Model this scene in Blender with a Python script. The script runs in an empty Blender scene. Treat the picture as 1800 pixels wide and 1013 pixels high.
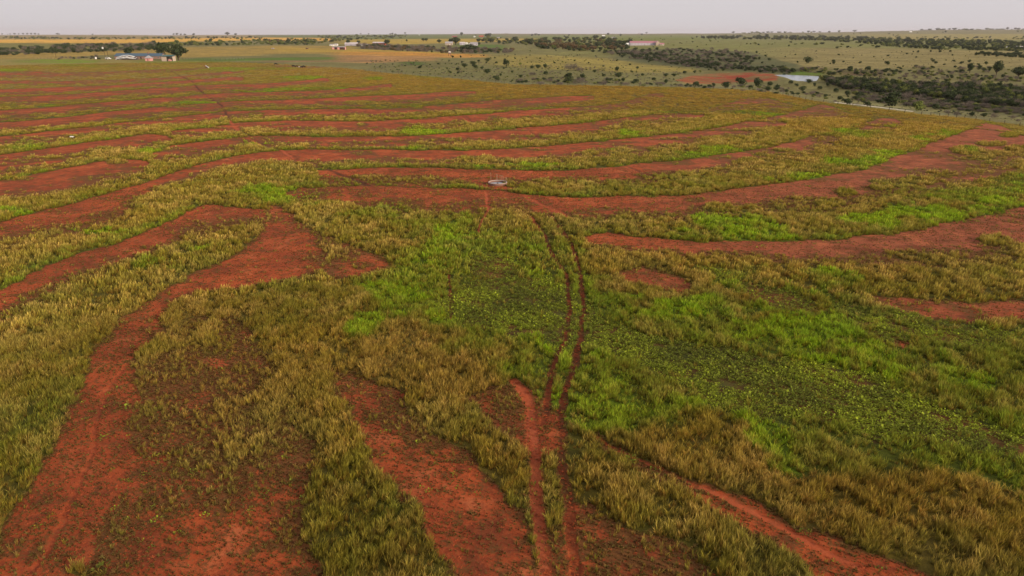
import bpy, math, random
import numpy as np
from mathutils import Vector, Matrix
S = bpy.context.scene
rad = math.radians
rng = np.random.default_rng(7)
random.seed(7)

# ------------------------------------------------------------------ camera
W_, H_ = 1800.0, 1013.0
F_ = 1200.0
PITCH = math.atan(446.0 / F_)
CZ = 22.0
cam = bpy.data.cameras.new('camera')
cam.sensor_width = 36.0
cam.lens = F_ / W_ * 36.0
cam.clip_start = 0.5
cam.clip_end = 60000
camo = bpy.data.objects.new('camera', cam)
S.collection.objects.link(camo)
camo.location = (0, 0, CZ)
camo.rotation_euler = (math.pi / 2 - PITCH, 0, 0)
S.camera = camo

# ------------------------------------------------------------------ sky and sun
SUN_EL, SUN_AZ = rad(18), rad(124)      # azimuth clockwise from +Y (view direction)
w = bpy.data.worlds.new('World')
S.world = w
w.use_nodes = True
nt = w.node_tree
nt.nodes.clear()
sky = nt.nodes.new('ShaderNodeTexSky')
sky.sky_type = 'NISHITA'
sky.sun_disc = False
sky.sun_elevation = SUN_EL
sky.sun_rotation = SUN_AZ
sky.air_density = 1.0
sky.dust_density = 5.0
sky.ozone_density = 1.5
hs = nt.nodes.new('ShaderNodeHueSaturation')
hs.inputs['Saturation'].default_value = 0.25
tintn = nt.nodes.new('ShaderNodeMix')
tintn.data_type = 'RGBA'
tintn.inputs[0].default_value = 0.78
tintn.inputs[7].default_value = (9.3, 8.75, 8.95, 1)        # pale even overcast layer over the clear sky
bg = nt.nodes.new('ShaderNodeBackground')
bg.inputs['Strength'].default_value = 0.09
wo = nt.nodes.new('ShaderNodeOutputWorld')
nt.links.new(sky.outputs[0], hs.inputs['Color'])
nt.links.new(hs.outputs[0], tintn.inputs[6])
nt.links.new(tintn.outputs[2], bg.inputs['Color'])
nt.links.new(bg.outputs[0], wo.inputs['Surface'])
sl = bpy.data.lights.new('sun', 'SUN')
sl.energy = 4.3
sl.angle = rad(7)
sl.color = (1.0, 0.82, 0.60)
so = bpy.data.objects.new('sun', sl)
S.collection.objects.link(so)
dvec = Vector((math.sin(SUN_AZ) * math.cos(SUN_EL), math.cos(SUN_AZ) * math.cos(SUN_EL), math.sin(SUN_EL)))
so.rotation_euler = dvec.to_track_quat('Z', 'Y').to_euler()
so.location = (0, 0, 60)
S.view_settings.view_transform = 'Standard'
S.view_settings.look = 'None'
S.view_settings.exposure = 0.0
S.view_settings.gamma = 1.0
S.cycles.max_bounces = 5
S.cycles.diffuse_bounces = 2
S.cycles.glossy_bounces = 2
S.cycles.transmission_bounces = 2
S.cycles.volume_bounces = 0

KA = 1.0     # albedo per display colour
def lin(c):
    c = np.asarray(c, float) / 255.0
    return np.where(c <= 0.04045, c / 12.92, ((c + 0.055) / 1.055) ** 2.4)
def A(r, g, b):
    return tuple(np.clip(lin((r, g, b)) * KA, 0, 0.9))

# ------------------------------------------------------------------ noise
def _h(ix, iy, seed):
    n = (ix.astype(np.int64) * 374761393 + iy.astype(np.int64) * 668265263 + seed * 1442695041) & 0xffffffff
    n = ((n ^ (n >> 13)) * 1274126177) & 0xffffffff
    n = n ^ (n >> 16)
    return (n & 0xffff) / 65535.0
def vnoise(x, y, seed=0):
    fx, fy = np.floor(x), np.floor(y)
    tx, ty = x - fx, y - fy
    tx = tx * tx * (3 - 2 * tx); ty = ty * ty * (3 - 2 * ty)
    a = _h(fx, fy, seed); b = _h(fx + 1, fy, seed); c = _h(fx, fy + 1, seed); d = _h(fx + 1, fy + 1, seed)
    return (a * (1 - tx) + b * tx) * (1 - ty) + (c * (1 - tx) + d * tx) * ty
def fbm(x, y, seed=0, o=3):
    s = 0; a = 0.5; t = 0
    for k in range(o):
        s = s + a * vnoise(x, y, seed + k * 17); t += a; a *= 0.5; x = x * 2.03 + 5.1; y = y * 2.03 - 3.7
    return s / t
def sstep(a, b, x):
    t = np.clip((x - a) / (b - a), 0, 1)
    return t * t * (3 - 2 * t)

# ------------------------------------------------------------------ survey of the place: photo <-> ground
cp, sp_ = math.cos(PITCH), math.sin(PITCH)
def project(x, y, z):
    dz = z - CZ
    dep = y * cp - dz * sp_
    up = y * sp_ + dz * cp
    dep = np.maximum(dep, 0.5)
    return W_ / 2 + F_ * x / dep, H_ / 2 - F_ * up / dep, dep
def unproj_plane(px, py, z):
    px = np.asarray(px, float); py = np.asarray(py, float)
    u = (px - W_ / 2) / F_; v = -(py - H_ / 2) / F_
    dy = cp + v * sp_; dz = -sp_ + v * cp
    t = (z - CZ) / np.minimum(dz, -1e-4)
    return u * t, dy * t
def polydist(x, y, P):
    d = np.full(np.shape(x), 1e18)
    for (a, b), (c, e) in zip(P[:-1], P[1:]):
        vx, vy = c - a, e - b
        t = np.clip(((x - a) * vx + (y - b) * vy) / (vx * vx + vy * vy + 1e-12), 0, 1)
        d = np.minimum(d, (x - a - t * vx) ** 2 + (y - b - t * vy) ** 2)
    return np.sqrt(d)
CREEK = [(1040, 92), (1130, 103), (1220, 115), (1300, 124), (1400, 138), (1500, 150), (1600, 162), (1700, 174), (1850, 190), (2100, 220)]
creek_w = [tuple(float(q) for q in unproj_plane(a, b, 0)) for a, b in CREEK]
CR2 = [(620, 82), (720, 86), (830, 89), (950, 86), (1040, 84)]
creek2_w = [tuple(float(q) for q in unproj_plane(a, b, 0)) for a, b in CR2]
def hraw(x, y):
    r = np.hypot(x, y)
    h = 0.22 * (fbm(x / 22, y / 22, 3) - 0.5) + 0.07 * (fbm(x / 2.3, y / 2.3, 9, 2) - 0.5)
    h = h + 3.0 * (fbm(x / 85, y / 85, 5) - 0.5) * sstep(240, 420, r) * sstep(-0.25, 0.35, x / np.maximum(r, 1))
    h = h + 2.6 * (fbm(x / 60, y / 60, 5) - 0.5) * sstep(650, 900, r)
    d = polydist(x, y, creek_w)
    wv = 30 + 0.045 * r
    h = h - 5.5 * np.exp(-(d / wv) ** 2)
    d2 = polydist(x, y, creek2_w)
    h = h - 3.0 * np.exp(-(d2 / 60) ** 2)
    h = h + 9 * (fbm(x / 1400, y / 1400, 12) - 0.5) * sstep(1500, 5000, r)
    az = np.arctan2(x, np.maximum(y, 1e-3))
    h = h + sstep(4500, 12500, r) * (6 + 24 * sstep(-0.45, 0.0, az) + 48 * sstep(0.25, 0.62, az) + 22 * (fbm(az * 9, az * 0 + 1, 31) - 0.5))
    return h
def to_ground(px, py, hf, it=24):
    px = np.asarray(px, float); py = np.maximum(np.asarray(py, float), 61.0)
    z = np.zeros(np.broadcast(px, py).shape)
    for k in range(it):
        x, y = unproj_plane(px, py, z)
        z = z * 0.5 + 0.5 * hf(x, y)
    x, y = unproj_plane(px, py, z)
    return x, y, hf(x, y)
POND = [(1361, 132.2), (1378, 131.2), (1400, 132.6), (1420, 133.2), (1441, 134.6), (1438, 139), (1436, 142), (1424, 143.8), (1404, 142.8), (1392, 141), (1384, 137.5), (1370, 134)]
_px, _py, ZP = to_ground(1405, 138, hraw)
ZP = float(ZP) - 0.2
pond_w = [tuple(float(q) for q in unproj_plane(a, b, ZP)) for a, b in POND]
def inpoly(x, y, P):
    ins = np.zeros(np.shape(x), bool)
    n = len(P)
    for i in range(n):
        x1, y1 = P[i]; x2, y2 = P[(i + 1) % n]
        if y1 == y2: continue
        c = ((y1 > y) != (y2 > y)) & (x < (x2 - x1) * (y - y1) / (y2 - y1) + x1)
        ins ^= c
    return ins
def hgt(x, y):
    x = np.asarray(x, float); y = np.asarray(y, float)
    h = hraw(x, y)
    m = (np.abs(x - float(_px)) < 200) & (np.abs(y - float(_py)) < 260)
    if m.any():
        xm, ym = x[m], y[m]
        d = polydist(xm, ym, pond_w + pond_w[:1])
        ins = inpoly(xm, ym, pond_w)
        t = np.where(ins, 1.0, 1 - sstep(0, 35, d))
        hm = h[m] * (1 - t) + (ZP + 0.15) * t
        hm = np.where(ins, ZP - 2.2 * sstep(0, 2.0, d), hm)
        h = h.copy(); h[m] = hm
    return h
def ground_pt(px, py):
    x, y, z = to_ground(np.array([float(px)]), np.array([float(py)]), hgt)
    _, _, dep = project(x, y, z)
    return float(x[0]), float(y[0]), float(z[0]), float(dep[0]) / F_      # last: metres per photo pixel

# ------------------------------------------------------------------ the map of the field
# bare soil strips between the contour bands: (x, far edge under the tall grass, near edge)
STR = [
 (.72, [(-500,128,140),(0,127,139),(50,126,139),(100,127,138),(150,127,136),(200,126,131),(250,124,128),(300,122,126),(340,120.5,122.5),(365,118.5,121)]),
 (.8, [(-500,146,154),(0,142,150),(50,142.5,151),(100,143,149),(150,142,147.5),(200,141,146),(250,138.5,142),(300,136,139.5),(320,134.5,137.5),(350,131,135),(400,126,130),(430,125,127)]),
 (.92, [(-500,170,180),(0,157,166),(50,156,164.5),(100,154,162),(150,152,159),(200,150,155.5),(250,147,151.5),(300,143.5,148.5),(335,141,144),(400,135.5,141),(430,136,141)]),
 (.92, [(-500,190,200),(0,171,180),(50,170,181),(100,167,180),(150,164,175),(200,160.5,171),(250,157,166),(300,154,162),(350,150.5,160),(400,149,160),(430,148,157),(465,147.5,157),(500,145,151.5),(550,140.5,146),(565,137.5,143),(580,139,143)]),
 (.9, [(-500,230,245),(0,195,207),(50,191,204),(100,188,200),(130,185,194),(150,183,191),(200,179.5,188),(250,175,182),(300,171,180),(350,167,178),(400,164,173),(450,163,170),(490,162,171),(550,160.5,167),(600,157,162),(650,152,159),(690,147,152)]),
 (.95, [(-500,262,280),(0,216,230),(50,212.5,227),(100,208,218),(150,203,212),(200,196,205),(250,192,202),(300,187.5,198),(350,184,194),(400,180,189),(450,177,184.5),(500,176,184),(550,174,184),(600,171.5,184),(660,169,183),(700,168,180),(750,164.5,177),(800,160.5,170),(840,161,166)]),
 (.9, [(-500,300,320),(0,241,252),(50,236,250),(100,230,245),(150,225,237),(200,218,229),(250,213,223),(300,207,218),(350,202,211),(390,197.5,207),(450,194.5,206),(500,193.5,206),(550,193,206),(600,192,204),(650,192,202.5),(700,190.5,202),(750,187.5,197),(800,183,194),(850,178,193),(900,175,187),(950,172,184),(1000,170,180),(1045,168,174)]),
 (.95, [(-500,360,400),(0,273,305),(50,266,297),(100,259,289),(150,251,278),(200,245,264),(250,237,258),(275,236,252),(305,243,245)]),
 (.95, [(298,231.5,234),(350,226.5,236),(400,220,229),(420,216.5,227),(450,215,224),(500,213,228),(550,213,228),(600,214.5,229),(650,214,228),(700,211,227),(750,208,223),(800,204.5,220),(850,201,216),(900,196,212),(950,192,208),(1000,190,204)]),
 (.6, [(1000,190,206),(1050,186,198),(1100,179,192),(1140,166,176),(1170,163,170)]),
 (1., [(268,271,277),(300,257,276),(340,252,272),(400,243.5,259),(440,240.5,252),(500,239.5,253),(550,241,253),(600,241,253),(650,241,254),(700,241,257),(750,238.5,251),(800,234.5,247),(850,231,246),(900,227,246),(950,223,243),(1000,219,235),(1050,214,230),(1100,207,219)]),
 (.75, [(1100,207,219),(1150,201,217),(1200,198,208),(1240,198,203)]),
 (.7, [(1235,194,197),(1260,187,192),(1300,176,193),(1320,171,189),(1350,173,191),(1380,181,187),(1395,184,186)]),
 (1., [(-500,540,590),(0,391,434),(50,377,430),(100,364,418),(150,351,408),(200,337,385),(240,325,355),(290,308,322),(336,293.5,310),(380,282,296),(420,273.5,285),(460,268,281),(503,264.5,279),(550,264,286),(600,264,286),(650,264,284),(700,264,282),(750,265.5,282),(800,265,282),(850,264,282),(900,262,285),(950,258.5,281),(1000,254.5,273),(1050,250,272),(1100,244,260),(1130,242,268),(1160,238.5,258),(1200,233.5,254)]),
 (.85, [(1200,233.5,254),(1240,228,250),(1280,222,240),(1310,214,234),(1350,209,224),(1385,218,221)]),
 (.95, [(-500,430,470),(0,318,345),(50,309,343),(100,299,338),(150,289,326),(200,281,312),(235,280,303),(262,287,293)]),
 (.85, [(1345,209,210),(1370,204,209.5),(1400,195.5,207),(1425,189,205),(1445,183,205),(1470,190,205),(1492,199,202)]),
 (1., [(555,300,303),(600,299,308),(667,295,311),(734,295,317),(801,297,316),(870,299,314),(935,301.5,317),(1003,299.6,319),(1050,296,318),(1103,291,318),(1150,286,312),(1200,281.7,309),(1250,275,297),(1300,267.5,290),(1350,260.5,281),(1400,248,272),(1430,240,262)]),
 (.75, [(1430,240,262),(1465,238,247),(1500,224,230),(1525,215,232),(1550,208,226),(1575,209,222),(1588,216,219)]),
 (1., [(498,339.5,341),(523,332,350),(570,329,350),(600,327,350),(667,327,362),(734,329,369),(801,332,372),(885,335.5,372),(935,342,373),(1003,346.6,377),(1050,346,376),(1103,345.6,378),(1150,345,382),(1200,344,384),(1240,340,377),(1284,334,373),(1368,324,369),(1435,312,367),(1485,305,362),(1519,297,350),(1552,287,348),(1579,273,344),(1609,263,341),(1640,250,336),(1660,245,332),(1685,234,324),(1712,224,308),(1730,214,300),(1765,222,290),(1800,240,283),(1900,262,275),(2300,280,290)]),
 (1., [(1026,418,424),(1070,409,436),(1137,417,443),(1200,423,446),(1300,425,444),(1401,424,456),(1468,420,462),(1535,414,463),(1603,406,460),(1670,391,466),(1737,376,452),(1800,362,460),(1900,330,455),(2300,300,420)]),
 (1., [(-600,760,880),(-100,550,640),(0,507,572),(50,483,535),(101,461,510),(151,443,482),(201,428,455),(242,411,440),(285,394,430),(319,377,424),(342,364,418),(362,359,412),(403,362,398),(436,366,392),(470,368,392)]),
]
# polygons: (cover inside, feather px, points)
POLY = [
 (.30, 14, [(240,640),(330,600),(420,640),(520,720),(560,800),(540,900),(560,1060),(560,1300),(60,1300),(150,1000),(200,860),(235,740)]),
 (.55, 12, [(300,560),(420,560),(470,620),(520,690),(500,740),(420,680),(330,620),(270,620)]),
 (.05, 8, [(463,394),(456,414),(433,434),(396,458),(352,475),(302,502),(262,528),(218,555),(201,589),(171,624),(151,661),(126,714),(102,763),(77,820),(33,893),(8,951),(-30,1040),(-200,1300),(90,1300),(150,1013),(200,900),(240,760),(240,690),(236,630),(290,585),(290,552),(312,525),(352,512),(436,506),(503,493),(560,482),(575,450),(564,421),(537,394),(503,364),(478,362)]),
 (.28, 14, [(537,394),(590,420),(680,460),(690,475),(600,490),(550,480),(560,440)]),
 (.25, 16, [(120,960),(240,800),(330,820),(430,860),(540,900),(560,1040),(560,1300),(0,1300)]),
 (.06, 10, [(600,705),(641,739),(702,755),(734,787),(828,828),(885,861),(926,893),(938,1013),(945,1300),(830,1300),(796,1013),(763,967),(706,885),(681,845),(641,783)]),
 (.25, 9, [(580,650),(640,660),(700,690),(760,750),(830,800),(870,850),(820,830),(734,787),(660,745),(600,710)]),
 (.25, 9, [(812,690),(900,680),(960,690),(985,740),(990,790),(945,800),(900,765),(850,735)]),
 (.28, 12, [(1000,890),(1060,910),(1130,940),(1200,960),(1250,1013),(1260,1300),(960,1300),(975,960)]),
 (.04, 8, [(1200,845),(1224,838),(1322,883),(1404,924),(1485,955),(1567,987),(1628,1013),(1900,1200),(1600,1200),(1428,1013),(1396,967),(1322,934),(1281,914),(1224,890)]),
 (.35, 8, [(1030,750),(1089,785),(1163,820),(1210,845),(1200,860),(1140,835),(1070,795)]),
 (.06, 7, [(1080,478),(1130,470),(1175,480),(1215,500),(1205,522),(1150,512),(1100,497)]),
 (.35, 7, [(1283,500),(1330,503),(1400,520),(1445,548),(1380,545),(1320,525)]),
 (.12, 6, [(1520,521),(1600,527),(1700,530),(1775,532),(1850,538),(1850,556),(1780,558),(1700,570),(1620,556),(1550,540)]),
 (.30, 5, [(1520,584),(1560,590),(1600,606),(1580,614),(1540,600)]),
 (.10, 5, [(826,319),(850,314),(880,316),(905,330),(890,336),(840,331)]),
 (.40, 5, [(720,312),(800,318),(850,322),(880,332),(800,330),(700,325)]),
 (.30, 6, [(560,300),(620,312),(740,322),(740,330),(640,326),(560,326)]),
 (.45, 6, [(820,455),(860,445),(905,460),(900,490),(870,492),(835,480)]),
 (.0, 2, [(500,266),(515,265),(524,276),(514,281),(505,273)]),
 (.0, 2, [(645,322),(657,328),(672,340),(662,344),(650,334)]),
 (.45, 3, [(480,113.5),(620,118),(600,120.5),(530,121),(480,117)]),
 (.45, 4, [(1660,262),(1800,250),(1800,300),(1700,322),(1620,336),(1560,330)]),
 (.55, 4, [(1100,318),(1200,300),(1320,280),(1330,296),(1240,316),(1120,326)]),
]
# tall grass patches standing inside the bare strips: (cx, cy, rx, ry, cover)
PAT = [(634,180,30,3,.9),(450,200,14,4,.6),(852,281,13,5,.9),(1037,270,14,5,.9),(1082,268,14,5,.9),(1337,272,13,3,.8),(1365,280,30,5,.8),(1375,264,16,3,.7),
 (1265,366,26,9,.8),(1220,352,22,5,.45),(1310,372,30,9,.85),(1407,350,14,4,.6),(1486,340,20,7,.85),(1460,358,30,8,.8),(1555,330,26,5,.85),(1610,318,35,9,.9),(1660,308,22,6,.8),
 (1700,265,30,7,.95),(1725,277,24,5,.9),(1745,254,25,4,.85),(1790,262,30,6,.9),(1775,238,18,4,.85),(1640,248,20,3,.3),(1600,450,40,9,.8),(1640,458,30,8,.85),(1565,448,20,5,.7),(1750,424,26,9,.85),(1790,440,22,8,.8),
 (1460,232,45,9,.75),(1500,222,25,5,.7),(1545,232,25,4,.8),(1550,320,20,4,.8),(240,205,12,2,.5),(205,283,18,6,.6),(95,246,35,5,.5),(60,180,25,3,.5),
 (970,745,10,14,.25),(968,830,12,35,.9),(970,905,14,40,.55),(910,830,26,30,.7),(860,780,40,22,.75),(700,950,50,70,.97),(650,890,30,40,.95),(735,985,40,40,.95),(790,1020,30,30,.8),
 (560,730,45,45,.85),(590,780,25,35,.7),(1300,955,60,26,.95),(1360,1000,60,30,.95),(1250,925,30,18,.9),(160,1003,30,10,.7),(560,985,14,26,.5),(530,960,10,20,.4),(900,324,16,5,.7),(450,205,12,3,.8),(640,219,10,3,.5),(1400,236,24,4,.6),
 (1250,298,16,4,.8),(1245,307,35,5,.8),(1320,285,40,5,.8),(1200,304,12,3,.6)]
# low broad-leaved ground cover
LOW = [(1., 12, [(850,490),(900,484),(960,492),(1010,510),(1060,560),(1120,590),(1200,605),(1320,620),(1404,637),(1526,655),(1567,682),(1648,714),(1730,743),(1800,763),(2100,830),(2100,880),(1800,812),(1730,796),(1608,780),(1546,775),(1485,751),(1404,738),(1302,722),(1240,712),(1200,680),(1150,655),(1030,615),(985,620),(950,600),(880,590),(800,575),(770,560),(740,535),(780,515)]),
 (.9, 10, [(1435,520),(1500,535),(1560,545),(1640,562),(1720,577),(1900,565),(1900,600),(1700,612),(1620,600),(1560,600),(1480,560)]),
 (.6, 10, [(820,430),(880,440),(930,470),(900,486),(850,490),(790,500),(800,460)]),
 (.5, 8, [(1215,470),(1290,480),(1420,520),(1440,545),(1380,545),(1280,510)])]
SWEEP = [(.62, 30, [(640,500),(740,400),(850,385),(960,430),(1010,500),(1100,520),(1300,560),(1420,595),(1560,640),(1700,690),(1950,740),(1950,960),(1780,900),(1640,850),(1500,800),(1340,775),(1200,745),(1060,715),(960,700),(900,640),(820,610),(700,590),(640,560)]),
 (.5, 24, [(1420,510),(1560,540),(1800,590),(1950,600),(1950,760),(1800,740),(1620,690),(1480,640),(1400,590)]),
 (.45, 20, [(640,350),(760,360),(860,400),(900,440),(800,460),(700,430)])]
# bright green growth (cx, cy, rx, ry, amount)
GRN = [(1323,400,60,20,1),(1566,382,45,18,1),(1655,380,60,12,1),(1752,361,36,9,1),(1398,315,45,9,.95),(1505,290,45,9,.95),(1572,272,28,6,.9),(1262,271,70,8,.9),(927,294,36,6,.95),(738,232,26,5,1),(254,266,24,5,1.1),(343,180,36,3,1),
 (530,137,32,3,1),(20,377,28,10,1),(198,406,20,6,.9),(372,441,26,10,1),(305,467,28,9,.7),(700,540,60,34,.95),(890,580,60,30,.85),(950,620,36,24,.85),(1340,760,90,30,.8),(1760,880,60,55,.8),(1130,692,110,30,.9),(1060,655,40,30,.9),
 (780,420,40,40,.75),(830,440,40,30,.5),(930,440,50,30,.55),(940,490,24,14,.9),(660,375,40,18,.6),(1200,540,130,20,.9),(1350,585,100,22,.9),(1480,630,70,20,.9),(1640,640,70,20,.9),(1280,480,50,14,.6),(1420,500,40,14,.7),
 (330,275,18,4,.6),(460,255,30,6,.7),(1112,236,30,4,.9),(1065,262,14,5,.8),(1085,233,14,4,.9),(1190,285,30,8,.5),(100,108,70,3,.8),(20,124,28,2.5,.9),(160,115,60,3,.5),(330,107,90,5,.6),(400,122,45,3,.9),(520,103,120,3.5,.9),(590,112,45,2,.8),
 (470,120,40,3,.6),(300,125,60,2.5,.6),(100,147,20,2.5,.6),(30,148,20,2.5,.6),(720,112,25,2,.8),(760,134,30,3,.5),(655,138,14,3,.7),(450,160,30,2.5,.7),(560,157,80,2.5,.7),(660,207,60,4,.4),(700,188,80,4,.4),(85,186,12,2,.9),(870,205,60,4,.5),(720,262,25,5,.6),
 (1300,198,20,3,.7),(1340,202,30,3,.9),(1500,236,40,8,.6),(1570,224,16,3,.9),(1660,236,22,4,.9),(1640,245,16,3,1),(1690,266,24,6,.6),(1780,330,40,20,.6),(1700,345,60,14,.5),(1600,340,60,12,.4),(900,300,200,10,.35),(1100,320,160,10,.35),(1200,330,120,8,.4),
 (60,255,60,8,.5),(180,240,60,8,.3),(300,310,60,12,.35),(480,345,60,14,.6),(620,315,14,6,.5),(680,960,50,60,.45),(1060,830,50,50,.35),(1770,720,60,40,.3),(1700,480,100,30,.3),(1500,460,60,10,.3),(60,620,70,100,.25),(180,520,90,60,.25),(60,800,50,90,.45)]
GLD = [(1150,175,260,14,.8),(1500,215,150,18,.6),(980,160,140,12,.9),(780,150,120,12,.7),(640,137,60,9,.8),(560,128,90,7,.6),(1300,170,120,12,.6),(1650,222,70,16,.6),(700,640,260,60,.55),(400,700,160,80,.5),(1500,880,260,70,.6),(1250,800,120,60,.5),
 (860,820,80,50,.5),(1700,960,160,60,.5),(1050,880,60,60,.35),(560,760,60,60,.5),(740,460,40,30,.5),(1700,200,60,8,.5),(1400,210,120,14,.5),(300,560,120,60,.3),(1380,480,200,26,.35),(230,400,180,26,.25),(1330,540,60,20,.5),(1560,250,120,20,.4),(1180,465,140,20,.4)]
EDGE = [(-900,98),(0,104),(160,103),(330,107),(480,112.5),(600,119.5),(680,129),(750,134.5),(800,138.5),(900,149),(1000,150),(1100,152),(1200,154),(1300,158),(1350,162),(1430,178),(1500,187),(1560,194),(1620,202),(1700,208),(1800,222),(2300,290)]
# wheel ruts and worn paths: (half width in metres, brightness of the soil, points)
LINES = [(.34, 1.1, [(904,669),(918,686),(930,714),(936,755),(937,796),(942,828),(944,877),(951,918),(957,967),(959,1013),(960,1100)]),
 (.24, .2, [(935,381),(956,414),(966,434),(979,460),(993,485),(999,510),(1001,545),(994,600),(987,615),(975,641),(965,677),(960,718),(955,745)]),
 (.25, .2, [(970,381),(996,418),(1012,450),(1019,488),(1026,545),(1019,600),(1008,653),(995,681),(987,730),(989,783),(989,828),(995,877),(1004,926),(1012,979),(1020,1050)]),
 (.15, .75, [(225,640),(205,660),(179,694),(171,735),(163,796),(134,861),(114,918),(73,979),(40,1040)]),
 (.20, 1.0, [(1224,853),(1281,877),(1363,918),(1445,963),(1518,999),(1560,1025),(1640,1070)]),
 (.13, .5, [(1040,763),(1089,792),(1163,824),(1224,853)]),
 (.15, .35, [(788,470),(790,500),(791,528),(792,560)]),
 (.20, 1.1, [(853,336),(856,352),(860,372),(846,392),(843,412)]),
 (.18, .9, [(905,372),(930,378),(940,395),(952,410)]),
 (.50, -.02, [(300,125),(337,143),(348,156),(362,168),(390,186),(400,205),(415,228),(440,241),(461,254),(500,268),(530,284),(590,303),(650,328),(670,342)]),
 (.45, .9, [(404,212),(418,229)]),(.30, .9, [(436,243),(460,257)]),
 (.5, .9, [(345,109),(365,119)]),(.35, .15, [(485,162),(497,172)]),(.35, .1, [(515,178),(535,186)]),(.3, .1, [(586,194),(612,205)]),(.35, .1, [(680,168),(690,173)]),(.3, 1.0, [(810,205),(826,216)]),(.3, .1, [(820,204),(832,217)]),
 (.4, .1, [(925,225),(945,241)]),(.4, .15, [(1106,294),(1150,314)]),(.3, .1, [(640,217),(652,225)]),(.25, .6, [(770,268),(800,284)]),(.3, 1.2, [(495,264),(512,277)]),(.35, 0.9, [(925,346),(985,375),(1010,390)]),
 (.25, 1.2, [(905,314),(920,310),(935,300)]),(.2, .9, [(310,321),(390,320),(450,324)])]

def polymask(px, py, P, f):
    P = [tuple(map(float, p)) for p in P]
    xs = [p[0] for p in P]; ys = [p[1] for p in P]
    out = np.zeros(px.shape)
    m = (px > min(xs) - f) & (px < max(xs) + f) & (py > min(ys) - f) & (py < max(ys) + f)
    if not m.any(): return out
    xm, ym = px[m], py[m]
    d = polydist(xm, ym * 1.6, [(a, b * 1.6) for a, b in P] + [(P[0][0], P[0][1] * 1.6)])
    s = np.where(inpoly(xm, ym, P), d, -d)
    out[m] = sstep(-f, f, s)
    return out
def ellmask(px, py, cx, cy, rx, ry):
    q = ((px - cx) / rx) ** 2 + ((py - cy) / ry) ** 2
    return 1 - sstep(0.45, 1.5, q)
def stripmask(px, py, T, s, sharp=None):
    X = [t[0] for t in T]; Y0 = [t[1] for t in T]; Y1 = [t[2] for t in T]
    out = np.zeros(px.shape)
    m = (px >= X[0]) & (px <= X[-1])
    x, y = px[m], py[m]
    far_ = np.clip((14 - s[m]) / 8, 0, 1)
    a = np.interp(x, X, Y0) - .15 * s[m] * far_; b = np.interp(x, X, Y1) + .35 * s[m] * far_
    th = np.maximum(b - a, 0.5)
    b2 = b + 0.5 * s[m] * np.clip(th / 6, .3, 1)
    out[m] = sstep(-0.5, 0.5 + 0.03 * th, y - a) * np.clip((b2 + .25 * th + .3 - y) / (.95 * th + .3), 0, 1) ** .95
    return out

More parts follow.
